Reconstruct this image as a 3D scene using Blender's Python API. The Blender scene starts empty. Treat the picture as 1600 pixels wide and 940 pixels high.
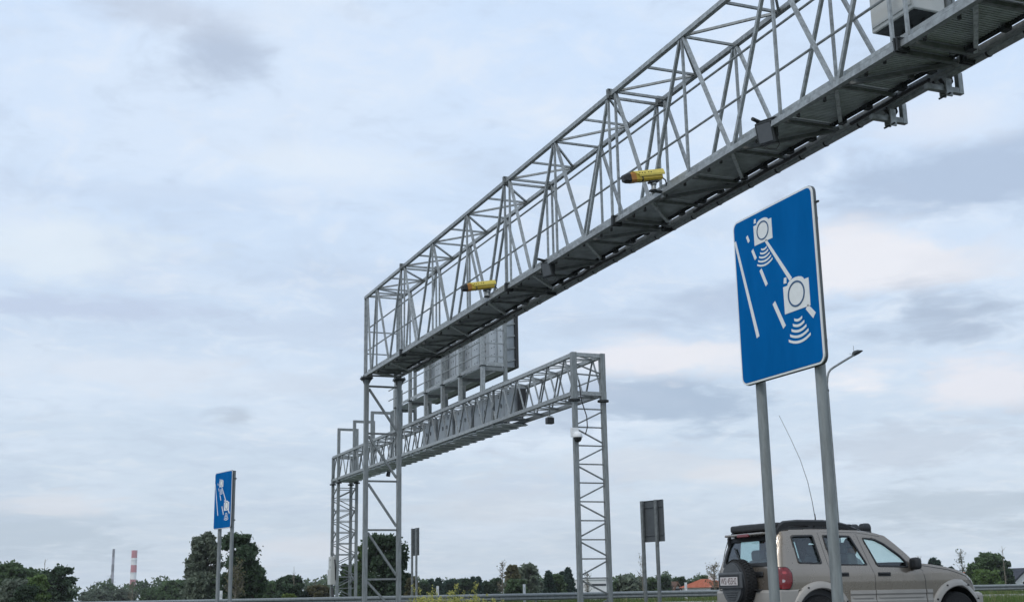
import bpy, bmesh, math, random
import numpy as np
from mathutils import Vector, Matrix
from mathutils.geometry import tessellate_polygon

S = bpy.context.scene
COL = S.collection
R = math.radians
H = 0.83                                   # eye height above the carriageway

# ------------------------------------------------------------------ camera
FPX, YAW, PITCH, ROLL = 1929.9, 0.3882, 0.2315, -0.0184
_F = Vector((math.sin(YAW)*math.cos(PITCH), math.cos(YAW)*math.cos(PITCH), math.sin(PITCH)))
_R0 = Vector((math.cos(YAW), -math.sin(YAW), 0)); _U0 = _R0.cross(_F)
_R = _R0*math.cos(ROLL) + _U0*math.sin(ROLL); _U = -_R0*math.sin(ROLL) + _U0*math.cos(ROLL)
cam = bpy.data.cameras.new('camera'); cam_o = bpy.data.objects.new('camera', cam); COL.objects.link(cam_o)
cam.sensor_width = 36; cam.lens = FPX/1600*36; cam.clip_start = .1; cam.clip_end = 20000
M = Matrix((( _R.x, _U.x, -_F.x, 0), (_R.y, _U.y, -_F.y, 0), (_R.z, _U.z, -_F.z, H), (0, 0, 0, 1)))
cam_o.matrix_world = M
S.camera = cam_o

def ray(px, py): return _F + _R*((px-800)/FPX) - _U*((py-470)/FPX)
def at(px, py, Y):
    "world point on the plane at distance Y across the road that the photograph shows at this pixel"
    d = ray(px, py); p = d*(Y/d.y); return Vector((p.x, p.y, p.z+H))
def atX(px, py, X):
    d = ray(px, py); p = d*(X/d.x); return Vector((p.x, p.y, p.z+H))

# ------------------------------------------------------------------ sky and light
W = bpy.data.worlds.new('World'); S.world = W; W.use_nodes = True
def sky():
    nt = W.node_tree; N = nt.nodes; L = nt.links
    for n in list(N): N.remove(n)
    def nd(t, **k):
        n = N.new(t)
        for a, v in k.items(): setattr(n, a, v)
        return n
    def mth(op, a, b=None, clamp=False):
        n = nd('ShaderNodeMath', operation=op, use_clamp=clamp)
        for i, v in enumerate((a, b)):
            if v is None: continue
            if isinstance(v, (int, float)): n.inputs[i].default_value = v
            else: L.new(v, n.inputs[i])
        return n.outputs[0]
    def mix(f, a, b):
        n = nd('ShaderNodeMix', data_type='RGBA')
        if isinstance(f, (int, float)): n.inputs[0].default_value = f
        else: L.new(f, n.inputs[0])
        for i, v in ((6, a), (7, b)):
            if isinstance(v, tuple): n.inputs[i].default_value = (*v, 1)
            else: L.new(v, n.inputs[i])
        return n.outputs[2]
    def vdot(v, d):
        n = nd('ShaderNodeVectorMath', operation='DOT_PRODUCT'); L.new(v, n.inputs[0]); n.inputs[1].default_value = d
        return n.outputs['Value']
    tc = nd('ShaderNodeTexCoord'); D = tc.outputs['Generated']
    sep = nd('ShaderNodeSeparateXYZ'); L.new(D, sep.inputs[0])
    z = mth('ADD', mth('MAXIMUM', sep.outputs[2], 0.0), 0.16)
    cb = nd('ShaderNodeCombineXYZ')
    L.new(mth('DIVIDE', sep.outputs[0], z), cb.inputs[0]); L.new(mth('DIVIDE', sep.outputs[1], z), cb.inputs[1])
    def noise(scale, detail, rough, off, dist=0., stretch=(1, 1, 1)):
        mp = nd('ShaderNodeMapping'); L.new(cb.outputs[0], mp.inputs[0])
        mp.inputs['Location'].default_value = off; mp.inputs['Scale'].default_value = stretch
        n = nd('ShaderNodeTexNoise'); L.new(mp.outputs[0], n.inputs['Vector'])
        n.inputs['Scale'].default_value = scale; n.inputs['Detail'].default_value = detail
        n.inputs['Roughness'].default_value = rough; n.inputs['Distortion'].default_value = dist
        return n.outputs['Fac']
    def ramp(v, lo, hi):
        n = nd('ShaderNodeMapRange', interpolation_type='SMOOTHSTEP'); L.new(v, n.inputs[0])
        n.inputs[1].default_value = lo; n.inputs[2].default_value = hi; return n.outputs[0]
    nb = noise(1.15, 4, .56, (3.1, 7.7, 0), .35)
    nf = noise(3.4, 5, .60, (11.3, 2.4, 0), .5)
    nw = noise(2.1, 4, .58, (5.5, 1.2, 3.0), .3)
    # veil of high cloud: bluer overhead, greyer low down
    up = ramp(sep.outputs[2], 0.02, 0.42)
    base = mix(up, (.625, .728, .845), (.645, .785, .985))
    # lighter and darker folds of the cloud deck
    lightf = ramp(nb, .46, .70); darkf = ramp(nb, .50, .30)
    c = mix(mth('MULTIPLY', lightf, .62), base, (.755, .85, .975))
    c = mix(mth('MULTIPLY', darkf, .42), c, (.505, .60, .76))
    c = mix(mth('MULTIPLY', ramp(nf, .52, .74), .38), c, (.81, .87, .95))
    c = mix(mth('MULTIPLY', ramp(nf, .47, .28), .26), c, (.50, .58, .70))
    nt_ = noise(8.5, 5, .62, (2.2, 9.4, 1.0), .4)
    c = mix(mth('MULTIPLY', ramp(nt_, .50, .70), .30), c, (.86, .895, .95))
    c = mix(mth('MULTIPLY', ramp(nt_, .50, .30), .26), c, (.49, .58, .72))
    # separate clouds that hang in the deck: (pixel centre, size, colour, amount)
    for (px, py, rx, ry, col, amt) in CLOUDS:
        d = ray(px, py).normalized(); rt = d.cross(Vector((0, 0, 1))).normalized(); u2 = rt.cross(d)
        a = mth('DIVIDE', vdot(D, rt), rx/FPX); b = mth('DIVIDE', vdot(D, u2), ry/FPX)
        r2 = mth('SQRT', mth('ADD', mth('MULTIPLY', a, a), mth('MULTIPLY', b, b)))
        edge = mth('ADD', r2, mth('MULTIPLY', mth('SUBTRACT', nw, .5), 2.6))
        edge = mth('ADD', edge, mth('MULTIPLY', mth('SUBTRACT', nf, .5), 2.2)); edge = mth('ADD', edge, mth('MULTIPLY', mth('SUBTRACT', nt_, .5), 1.1))
        m = ramp(edge, 1.12, .18)
        front = mth('GREATER_THAN', vdot(D, d), 0.0)
        c = mix(mth('MULTIPLY', mth('MULTIPLY', m, front), amt), c, col)
    # clear blue sky behind, the Nishita model, shows through a little
    st = nd('ShaderNodeTexSky', sky_type='NISHITA'); st.sun_disc = False
    st.sun_elevation = R(SUN_EL); st.sun_rotation = R(SUN_ROT)
    sc = nd('ShaderNodeVectorMath', operation='SCALE'); L.new(c, sc.inputs[0]); sc.inputs['Scale'].default_value = 10.9
    full = mix(.90, st.outputs[0], sc.outputs[0])
    bg = nd('ShaderNodeBackground'); L.new(full, bg.inputs[0]); bg.inputs[1].default_value = .1
    out = nd('ShaderNodeOutputWorld'); L.new(bg.outputs[0], out.inputs[0])
CLOUDS = [
    (350, 80, 105, 75, (.43, .51, .65), .72), (265, 20, 200, 55, (.54, .60, .71), .62), (430, 20, 120, 60, (.74, .83, .95), .5),
    (90, 478, 300, 26, (.535, .62, .79), .75), (400, 520, 330, 40, (.55, .64, .79), .5), (250, 300, 300, 26, (.56, .66, .82), .35),
    (60, 395, 190, 55, (.80, .88, .95), .75), (500, 260, 170, 40, (.80, .88, .97), .65), (150, 570, 260, 45, (.79, .84, .92), .6), (480, 600, 160, 30, (.62, .68, .78), .4),
    (370, 652, 40, 16, (.48, .55, .65), .7), (60, 832, 150, 44, (.50, .60, .71), .75), (100, 790, 100, 18, (.80, .82, .88), .7), (440, 860, 120, 30, (.80, .81, .86), .55),
    (1020, 632, 200, 58, (.40, .50, .645), .9), (1005, 556, 150, 34, (.88, .87, .91), .9), (1130, 560, 80, 34, (.86, .86, .90), .8), (860, 640, 150, 60, (.52, .60, .73), .5),
    (1490, 295, 210, 68, (.43, .53, .69), .85), (1365, 400, 180, 62, (.90, .89, .92), .85), (1450, 492, 170, 40, (.41, .49, .62), .85), (1200, 250, 120, 60, (.52, .60, .74), .6), (1480, 180, 110, 40, (.80, .84, .92), .6),
    (1330, 592, 100, 38, (.92, .91, .94), .85), (1510, 602, 120, 38, (.88, .86, .90), .8), (1420, 690, 230, 42, (.55, .61, .71), .6), (1540, 400, 90, 40, (.78, .80, .86), .6),
    (1150, 740, 70, 20, (.86, .85, .88), .6), (1500, 790, 200, 42, (.45, .535, .63), .6), (1100, 470, 130, 54, (.46, .55, .70), .65), (1000, 720, 160, 34, (.72, .75, .81), .5), (800, 780, 200, 40, (.70, .74, .81), .45),
]
SUN_EL, SUN_ROT = 48, 235
sky()
W.cycles.sampling_method = 'MANUAL'; W.cycles.sample_map_resolution = 128
sun = bpy.data.lights.new('sun', 'SUN'); sun.energy = 1.35; sun.angle = R(18); sun.color = (1, .965, .91)
sun_o = bpy.data.objects.new('sun', sun); COL.objects.link(sun_o)
_sd = Vector((math.sin(R(SUN_ROT))*math.cos(R(SUN_EL)), math.cos(R(SUN_ROT))*math.cos(R(SUN_EL)), math.sin(R(SUN_EL))))
sun_o.rotation_euler = _sd.to_track_quat('Z', 'Y').to_euler()
S.view_settings.view_transform = 'Standard'; S.view_settings.look = 'None'
S.view_settings.exposure = 0; S.view_settings.gamma = 1
S.view_settings.use_curve_mapping = False

# ------------------------------------------------------------------ materials
def mat(name, col, rough=.6, metal=0., var=0., vscale=6., bump=0., bscale=40., coat=0., spec=.5, rnd=0., stretch=(1, 1, 1), trans=0.):
    m = bpy.data.materials.new(name); m.use_nodes = True
    nt = m.node_tree; L = nt.links; b = nt.nodes['Principled BSDF']
    b.inputs['Base Color'].default_value = (*col, 1); b.inputs['Roughness'].default_value = rough
    b.inputs['Metallic'].default_value = metal; b.inputs['Coat Weight'].default_value = coat
    b.inputs['Specular IOR Level'].default_value = spec
    tc = nt.nodes.new('ShaderNodeTexCoord'); mp = nt.nodes.new('ShaderNodeMapping'); L.new(tc.outputs['Object'], mp.inputs[0]); mp.inputs['Scale'].default_value = stretch
    last = None
    if var:
        n = nt.nodes.new('ShaderNodeTexNoise'); L.new(mp.outputs[0], n.inputs['Vector']); n.inputs['Scale'].default_value = vscale
        n.inputs['Detail'].default_value = 8; n.inputs['Roughness'].default_value = .65
        r = nt.nodes.new('ShaderNodeMapRange'); L.new(n.outputs['Fac'], r.inputs[0]); r.inputs[1].default_value = .3; r.inputs[2].default_value = .7
        r.inputs[3].default_value = 1-var; r.inputs[4].default_value = 1+var
        hs = nt.nodes.new('ShaderNodeHueSaturation'); hs.inputs['Color'].default_value = (*col, 1); L.new(r.outputs[0], hs.inputs['Value'])
        last = hs.outputs[0]
        r2 = nt.nodes.new('ShaderNodeMapRange'); L.new(n.outputs['Fac'], r2.inputs[0]); r2.inputs[1].default_value = .3; r2.inputs[2].default_value = .7
        r2.inputs[3].default_value = min(1, rough*1.2); r2.inputs[4].default_value = rough*.82; L.new(r2.outputs[0], b.inputs['Roughness'])
    if rnd:
        oi = nt.nodes.new('ShaderNodeObjectInfo'); r = nt.nodes.new('ShaderNodeMapRange'); L.new(oi.outputs['Random'], r.inputs[0])
        r.inputs[3].default_value = 1-rnd; r.inputs[4].default_value = 1+rnd
        hs = nt.nodes.new('ShaderNodeHueSaturation'); L.new(r.outputs[0], hs.inputs['Value'])
        if last: L.new(last, hs.inputs['Color'])
        else: hs.inputs['Color'].default_value = (*col, 1)
        last = hs.outputs[0]
    if last: L.new(last, b.inputs['Base Color'])
    if bump:
        n = nt.nodes.new('ShaderNodeTexNoise'); L.new(mp.outputs[0], n.inputs['Vector']); n.inputs['Scale'].default_value = bscale; n.inputs['Detail'].default_value = 6
        bp = nt.nodes.new('ShaderNodeBump'); bp.inputs['Strength'].default_value = bump; bp.inputs['Distance'].default_value = .02
        L.new(n.outputs['Fac'], bp.inputs['Height']); L.new(bp.outputs[0], b.inputs['Normal'])
    if trans:
        t = nt.nodes.new('ShaderNodeBsdfTranslucent'); mx = nt.nodes.new('ShaderNodeMixShader'); mx.inputs[0].default_value = trans
        if last: L.new(last, t.inputs[0])
        else: t.inputs[0].default_value = (*col, 1)
        L.new(b.outputs[0], mx.inputs[1]); L.new(t.outputs[0], mx.inputs[2]); L.new(mx.outputs[0], nt.nodes['Material Output'].inputs[0])
    return m
def glass_mat(name, tint, alpha, rough=.02):
    m = bpy.data.materials.new(name); m.use_nodes = True; nt = m.node_tree; L = nt.links
    for n in list(nt.nodes):
        if n.type != 'OUTPUT_MATERIAL': nt.nodes.remove(n)
    tr = nt.nodes.new('ShaderNodeBsdfTransparent'); tr.inputs[0].default_value = (*tint, 1)
    gl = nt.nodes.new('ShaderNodeBsdfGlossy'); gl.inputs['Roughness'].default_value = rough; gl.inputs[0].default_value = (.9, .95, 1, 1)
    fr = nt.nodes.new('ShaderNodeFresnel'); ge = nt.nodes.new('ShaderNodeNewGeometry'); mr = nt.nodes.new('ShaderNodeMapRange'); L.new(ge.outputs['Backfacing'], mr.inputs[0]); mr.inputs[3].default_value = 1.5; mr.inputs[4].default_value = 1/1.5; L.new(mr.outputs[0], fr.inputs[0])
    ad = nt.nodes.new('ShaderNodeMath'); ad.operation = 'ADD'; ad.use_clamp = True; L.new(fr.outputs[0], ad.inputs[0]); ad.inputs[1].default_value = alpha
    mx = nt.nodes.new('ShaderNodeMixShader'); L.new(ad.outputs[0], mx.inputs[0]); L.new(tr.outputs[0], mx.inputs[1]); L.new(gl.outputs[0], mx.inputs[2])
    L.new(mx.outputs[0], [n for n in nt.nodes if n.type == 'OUTPUT_MATERIAL'][0].inputs[0]); return m
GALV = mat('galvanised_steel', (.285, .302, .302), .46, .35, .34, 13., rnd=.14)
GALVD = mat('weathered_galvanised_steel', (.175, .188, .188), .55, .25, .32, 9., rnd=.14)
GALVP = mat('galvanised_post', (.215, .232, .232), .5, .3, .30, 7., stretch=(3, 3, .5))
DECK = mat('steel_deck', (.52, .56, .565), .6, .2, .2, 5., rnd=.12)
ANGLE = mat('spangled_zinc', (.50, .53, .53), .45, .4, .35, 18.)
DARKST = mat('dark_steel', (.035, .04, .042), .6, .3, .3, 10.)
CABLE = mat('black_cable', (.012, .012, .013), .5)
CABG = mat('cabinet_grey_paint', (.50, .51, .49), .5, 0, .06, 3.)
CABP = mat('cabinet_sheet_metal', (.30, .325, .34), .42, .45, .12, 2.5, rnd=.12)
VMSM = mat('sign_back_sheet', (.40, .425, .44), .42, .4, .12, 2., rnd=.08)
BLACK = mat('black_plastic', (.018, .019, .020), .5, 0, .2, 30.)
BLACKR = mat('black_rubber', (.014, .014, .014), .85, 0, .3, 40., bump=.4, bscale=60)
YEL = mat('yellow_housing', (.52, .36, .035), .42, 0, .12, 8.)
YELD = mat('yellow_hood', (.66, .53, .11), .42, 0, .12, 8.)
ORG = mat('orange_front', (.40, .17, .03), .45, 0, .1, 8.)
WHITEP = mat('white_plastic', (.72, .73, .73), .4, 0, .05, 5.)
LENS = mat('flood_glass', (.11, .12, .13), .18, 0, .08, 6.)
BLUE = mat('blue_reflective_sheet', (.0006, .115, .35), .8, 0, .14, 2.2, spec=.03, stretch=(1, 1.6, .5))
WHT = mat('white_reflective_sheet', (.74, .75, .73), .42, 0, .04, 30.)
NAVY = mat('dark_blue_line', (.012, .07, .17), .4)
SGREY = mat('sign_back_grey', (.085, .094, .10), .5, .2, .12, 4.)
RIM = mat('aluminium_edge', (.55, .57, .58), .4, .4)
ASPH = mat('asphalt', (.07, .071, .073), .9, 0, .25, 3., bump=.4, bscale=90)
LINE = mat('road_paint', (.70, .70, .66), .7, 0, .12, 4.)
CONC = mat('concrete', (.42, .42, .38), .85, 0, .15, 2.)
GRND = mat('grass_ground', (.075, .088, .048), .95, 0, .35, .6, bump=.6, bscale=5)
GRASS = mat('grass_blades', (.095, .15, .035), .7, 0, .45, .5, trans=.3)
DRYG = mat('dry_grass', (.24, .23, .10), .8, 0, .3, .7, trans=.25)
RAPE = mat('yellow_petals', (.50, .48, .13), .6, 0, .15, 4., trans=.3)
RSTEM = mat('mustard_stems', (.20, .24, .06), .7, 0, .2, 4., trans=.25)
BARK = mat('bark', (.085, .07, .055), .9, 0, .3, 6.)
BARKL = mat('pale_bark', (.17, .15, .115), .9, 0, .3, 6.)
def leafm(n, c): return mat(n, c, .6, 0, .5, .8, rnd=.12, trans=.42, spec=.3)
LF = dict(dark=leafm('leaf_dark', (0.050, 0.083, 0.043)), mid=leafm('leaf_mid', (0.081, 0.127, 0.056)), green=leafm('leaf_green', (0.110, 0.169, 0.053)),
          grey=leafm('leaf_greygreen', (0.150, 0.180, 0.130)), brown=leafm('leaf_olive', (0.138, 0.130, 0.066)), pine=leafm('needle_pine', (0.038, 0.070, 0.050)), lime=leafm('leaf_lime', (0.130, 0.177, 0.041)))
PAINT = mat('champagne_car_paint', (.255, .222, .185), .27, .6, .03, 2., coat=.8)
CLAD = mat('cladding_paint', (.33, .31, .28), .48, .2, .05, 4.)
GLS = glass_mat('car_glass', (.80, .90, .89), .03)
GLSD = glass_mat('car_glass_tinted', (.66, .79, .79), .04)
REDL = mat('red_lens', (.17, .006, .010), .25, 0, .25, 30., coat=.4)
CLRL = mat('clear_lens', (.42, .36, .37), .12, 0, 0, coat=1)
PLATE = mat('number_plate', (.62, .58, .56), .45)
PTXT = mat('plate_text', (.10, .055, .05), .5)
SEAT = mat('seat_fabric', (.20, .205, .205), .9, 0, .1, 20.)
INTR = mat('car_interior', (.06, .062, .064), .8)
SKIN = mat('skin', (.42, .25, .18), .55)
HAIR = mat('grey_hair', (.16, .15, .14), .7, 0, .2, 50.)
SHIRT = mat('pale_shirt', (.46, .50, .52), .85, 0, .1, 10.)
CHR = mat('chimney_red', (.42, .055, .06), .8, 0, .1, .05)
CHW = mat('chimney_white', (.78, .78, .76), .8, 0, .06, .05)
CHG = mat('chimney_grey', (.26, .25, .28), .8, 0, .08, .05)
CHD = mat('chimney_dark', (.055, .05, .06), .8, 0, .08, .05)
ROOFR = mat('red_roof_tile', (.34, .085, .035), .8, 0, .2, 2.)
ROOFD = mat('dark_roof_tile', (.025, .028, .04), .7, 0, .2, 2.)
WALLW = mat('white_render', (.72, .72, .70), .85, 0, .05, .8)
WALLB = mat('beige_render', (.52, .47, .40), .85, 0, .05, .8)
PANE = mat('dark_pane', (.02, .024, .028), .12)

# ------------------------------------------------------------------ mesh helpers
class MB:
    def __init__(s): s.v = []; s.f = []; s.sm = False
    def add(s, vs, fs):
        o = len(s.v); s.v += [tuple(v) for v in vs]; s.f += [tuple(i+o for i in f) for f in fs]; return s
    def box(s, c, d, rot=None):
        c = Vector(c); hx, hy, hz = d[0]/2, d[1]/2, d[2]/2
        vs = [Vector((x, y, z)) for x in (-hx, hx) for y in (-hy, hy) for z in (-hz, hz)]
        if rot is not None: vs = [rot @ v for v in vs]
        return s.add([c+v for v in vs], [(0, 1, 3, 2), (4, 6, 7, 5), (0, 4, 5, 1), (2, 3, 7, 6), (0, 2, 6, 4), (1, 5, 7, 3)])
    def bbox(s, c, d, b=.01, rot=None):
        "box with chamfered edges"
        c = Vector(c); h = [d[i]/2 for i in range(3)]; b = min(b, min(h)*.9)
        bm = bmesh.new(); bmesh.ops.create_cube(bm, size=2)
        for v in bm.verts: v.co = Vector((v.co.x*h[0], v.co.y*h[1], v.co.z*h[2]))
        bmesh.ops.bevel(bm, geom=bm.edges[:], offset=b, segments=2, affect='EDGES', profile=.5)
        bm.verts.index_update(); vs = [v.co.copy() for v in bm.verts]; fs = [[v.index for v in f.verts] for f in bm.faces]; bm.free()
        if rot is not None: vs = [rot @ v for v in vs]
        return s.add([c+v for v in vs], fs)
    def bar(s, a, b, w, h=None, up=(0, 0, 1)):
        a = Vector(a); b = Vector(b); h = h or w; d = (b-a).normalized(); up = Vector(up)
        if abs(d.dot(up)) > .97: up = Vector((1, 0, 0)) if abs(d.x) < .9 else Vector((0, 1, 0))
        x = d.cross(up).normalized()*w/2; y = x.cross(d).normalized()*h/2
        vs = [p+i*x+j*y for p in (a, b) for i, j in ((-1, -1), (1, -1), (1, 1), (-1, 1))]
        return s.add(vs, [(0, 1, 2, 3), (7, 6, 5, 4), (0, 4, 5, 1), (1, 5, 6, 2), (2, 6, 7, 3), (3, 7, 4, 0)])
    def tube(s, pts, r, n=8, cap=True):
        pts = [Vector(p) for p in pts]; rs = r if isinstance(r, (list, tuple)) else [r]*len(pts); o = len(s.v); px = None
        for i, p in enumerate(pts):
            d = (pts[min(i+1, len(pts)-1)]-pts[max(i-1, 0)]).normalized()
            if px is None: px = d.cross(Vector((0, 0, 1)) if abs(d.z) < .95 else Vector((1, 0, 0))).normalized()
            px = (px-d*px.dot(d)).normalized(); py = d.cross(px)
            s.v += [tuple(p+(px*math.cos(2*math.pi*k/n)+py*math.sin(2*math.pi*k/n))*rs[i]) for k in range(n)]
        for i in range(len(pts)-1):
            for k in range(n):
                s.f.append((o+i*n+k, o+i*n+(k+1) % n, o+(i+1)*n+(k+1) % n, o+(i+1)*n+k))
        if cap: s.f.append(tuple(o+k for k in range(n))[::-1]); s.f.append(tuple(o+(len(pts)-1)*n+k for k in range(n)))
        s.sm = n >= 8; return s
    def prism(s, poly, d):
        "closed 3-D polygon pushed along vector d"
        d = Vector(d); n = len(poly); a = [Vector(p) for p in poly]
        return s.add(a+[p+d for p in a], [tuple(range(n))[::-1], tuple(range(n, 2*n))]+[(i, (i+1) % n, n+(i+1) % n, n+i) for i in range(n)])
    def lathe(s, prof, c, axis='z', n=24):
        "profile of (radius, height)"
        o = len(s.v); c = Vector(c)
        for r, h in prof:
            for k in range(n):
                a = 2*math.pi*k/n; u, w = r*math.cos(a), r*math.sin(a)
                s.v.append(tuple(c+Vector((u, w, h) if axis == 'z' else ((h, u, w) if axis == 'x' else (u, h, w)))))
        for i in range(len(prof)-1):
            for k in range(n): s.f.append((o+i*n+k, o+i*n+(k+1) % n, o+(i+1)*n+(k+1) % n, o+(i+1)*n+k))
        s.f.append(tuple(o+k for k in range(n))[::-1]); s.f.append(tuple(o+(len(prof)-1)*n+k for k in range(n)))
        s.sm = True; return s
    def build(s, name, m, parent=None, local=False, smooth=None):
        off = Vector((0, 0, 0)) if (local or parent is None) else parent_loc(parent)
        me = bpy.data.meshes.new(name); me.from_pydata([(v[0]-off.x, v[1]-off.y, v[2]-off.z) for v in s.v], [], s.f)
        bm = bmesh.new(); bm.from_mesh(me); bmesh.ops.recalc_face_normals(bm, faces=bm.faces[:]); bm.to_mesh(me); bm.free()
        if (s.sm if smooth is None else smooth): me.shade_smooth(); me.set_sharp_from_angle(angle=R(38))
        me.materials.append(m); o = bpy.data.objects.new(name, me); COL.objects.link(o)
        if parent is not None: o.parent = parent
        return o
def parent_loc(p):
    l = Vector(p.location)
    while p.parent is not None: p = p.parent; l += Vector(p.location)
    return l
def tag(o, label, cat, group=None):
    o['label'] = label; o['category'] = cat
    if group: o['group'] = group
    return o
def thing(name, label, cat, loc, rz=0, group=None):
    o = bpy.data.objects.new(name, None); COL.objects.link(o); o.location = loc; o.rotation_euler = (0, 0, rz); o.empty_display_size = .2
    return tag(o, label, cat, group)
def struct(o): o['kind'] = 'structure'; return o
def bar(name, a, b, w, m, parent, h=None, up=(0, 0, 1)): return MB().bar(a, b, w, h, up).build(name, m, parent)
def rect(x0, x1, y0, y1, z): return [(x0, y0, z), (x1, y0, z), (x1, y1, z), (x0, y1, z)]
def sheet(name, x0, x1, y0, y1, z, m, parent=None): return MB().add(rect(x0, x1, y0, y1, z), [(0, 1, 2, 3)]).build(name, m, parent)

# ------------------------------------------------------------------ ground, roads, verges
struct(sheet('ground', -6000, 6000, -3000, 9000, -.03, GRND))
road = struct(sheet('near_carriageway', -300, 400, 9.4, 30.6, 0, ASPH))
for y, w in ((9.9, .24), (30.1, .24)): sheet('edge_line', -300, 400, y-w/2, y+w/2, .004, LINE, road)
for y in (13.4, 17.0+2.2, 23.2, 26.8):
    for x in range(-24, 90, 12): sheet('lane_dash', x, x+4, y-.06, y+.06, .004, LINE, road)
struct(MB().prism([(-300, 31.0, 0), (-300, 32.0, .10), (-300, 36.8, .16), (-300, 37.6, .10)], (700, 0, 0)).build('median', GRND))
road2 = struct(sheet('opposite_carriageway', -300, 400, 37.6, 54.6, .10, ASPH))
for y in (38.1, 54.1): sheet('edge_line', -300, 400, y-.12, y+.12, .104, LINE, road2)
for y in (42.5, 46.2, 49.9):
    for x in range(-24, 150, 12): sheet('lane_dash', x, x+4, y-.06, y+.06, .104, LINE, road2)
kerb = struct(MB().box((50, 54.75, .16), (700, .28, .20)).build('far_kerb', CONC))
struct(MB().prism([(-300, 54.9, .12), (-300, 57.5, .24), (-300, 64, .20), (-300, 82, -.02), (-300, 54.9, -.02)], (700, 0, 0)).build('verge', GRND))

def blades(name, label, m, n, xr, yr, zf, hr, w, seed, clump=1.0):
    rg = np.random.default_rng(seed); x = rg.uniform(*xr, n); y = rg.uniform(*yr, n)
    pat = .5+.5*np.sin(x*1.7+np.sin(y*2.1)*2)*np.sin(x*.53+y*1.3); h = rg.uniform(*hr, n)*(1-clump*.45+clump*.55*pat)
    z = zf(y); a = rg.uniform(0, 2*np.pi, n); ln = rg.uniform(.05, .45, n)*h; la = rg.uniform(0, 2*np.pi, n)
    dx, dy = np.cos(a)*w/2, np.sin(a)*w/2; lx, ly = np.cos(la)*ln, np.sin(la)*ln
    V = np.stack([np.stack([x-dx, y-dy, z], 1), np.stack([x+dx, y+dy, z], 1), np.stack([x+dx*.6+lx*.4, y+dy*.6+ly*.4, z+h*.6], 1), np.stack([x-dx*.6+lx*.4, y-dy*.6+ly*.4, z+h*.6], 1), np.stack([x+lx, y+ly, z+h], 1)], 1).reshape(-1, 3)
    F = []
    i5 = np.arange(n)*5
    loops = np.stack([i5, i5+1, i5+2, i5+3, i5+3, i5+2, i5+4], 1).reshape(-1)
    o = npmesh(name, V, loops, np.tile([4, 3], n), m); o['kind'] = 'stuff'; o['label'] = label; o['category'] = 'grass'; return o
def npmesh(name, V, loops, totals, m, parent=None):
    me = bpy.data.meshes.new(name); me.vertices.add(len(V)); me.vertices.foreach_set('co', np.asarray(V, np.float32).ravel())
    me.loops.add(len(loops)); me.loops.foreach_set('vertex_index', np.asarray(loops, np.int32))
    st = np.concatenate([[0], np.cumsum(totals)[:-1]]); me.polygons.add(len(totals)); me.polygons.foreach_set('loop_start', np.asarray(st, np.int32)); me.polygons.foreach_set('loop_total', np.asarray(totals, np.int32))
    me.update(calc_edges=True); me.validate(); me.materials.append(m)
    o = bpy.data.objects.new(name, me); COL.objects.link(o)
    if parent is not None: o.parent = parent
    return o
blades('median_grass', 'tall green grass along the median strip in front of the guard rail', GRASS, 46000, (0, 44), (32.2, 37.2), lambda y: .10+0*y, (.16, .46), .028, 1)
blades('median_dry_grass', 'pale dry grass stalks standing in the median grass', DRYG, 5000, (0, 44), (32.2, 37.2), lambda y: .10+0*y, (.25, .58), .016, 2)
blades('verge_grass', 'green verge grass growing under the far guard rail', GRASS, 42000, (-4, 74), (55.0, 60), lambda y: .12+.02*(y-55), (.12, .40), .045, 3)
blades('verge_dry_grass', 'pale dry grass stalks along the far kerb', DRYG, 5000, (-4, 74), (55.0, 58), lambda y: .12+.02*(y-55), (.2, .5), .03, 4)

def mustard():
    rg = random.Random(8); st = MB(); fl = MB()
    a, b = at(648, 935, 36.3), at(775, 935, 36.3)
    for i in range(190):
        t = rg.random()**1.15; x = a.x+(b.x-a.x)*t; y = 36.3+rg.uniform(-.55, .6)
        h = rg.uniform(.28, .60) if rg.random() < .88 else rg.uniform(.7, 1.0)
        if t > .75: h *= rg.choice([.5, .7, 1.0])
        p = Vector((x, y, .12)); tip = p+Vector((rg.uniform(-.10, .10), rg.uniform(-.1, .1), h))
        st.tube([p, (p+tip)/2+Vector((rg.uniform(-.03, .03), 0, 0)), tip], [.007, .005, .003], 4)
        for k in range(rg.randint(2, 5)):
            q = p.lerp(tip, rg.uniform(.25, .85)); e = q+Vector((rg.uniform(-.14, .14), rg.uniform(-.14, .14), rg.uniform(.04, .16)))
            st.tube([q, e], [.004, .0025], 3, False)
            if rg.random() < .75: tipq(fl, e, rg, rg.randint(4, 9), .045)
            lf = q.lerp(tip, -.2); d = Vector((rg.uniform(-1, 1), rg.uniform(-1, 1), rg.uniform(-.1, .5))).normalized()*rg.uniform(.08, .17); sd = d.cross(Vector((0, 0, 1))).normalized()*.02
            st.add([lf, lf+d*.5+sd, lf+d, lf+d*.5-sd], [(0, 1, 2, 3)])
        tipq(fl, tip, rg, rg.randint(7, 14), .05)
    o = st.build('wild_mustard', RSTEM); o['kind'] = 'stuff'; tag(o, 'patch of yellow flowering wild mustard in front of the guard rail', 'wildflowers')
    f = fl.build('blossom', RAPE, o)
def tipq(fl, p, rg, n, rad):
    for _ in range(n):
        c = p+Vector((rg.gauss(0, rad*.6), rg.gauss(0, rad*.6), rg.gauss(0, rad*.7))); u = Vector((rg.gauss(0, 1), rg.gauss(0, 1), rg.gauss(0, 1))).normalized()*.014
        w = u.cross(Vector((rg.gauss(0, 1), rg.gauss(0, 1), rg.gauss(0, 1)))).normalized()*.014
        fl.add([c-u-w, c+u-w, c+u+w, c-u+w], [(0, 1, 2, 3)])
mustard()

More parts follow.
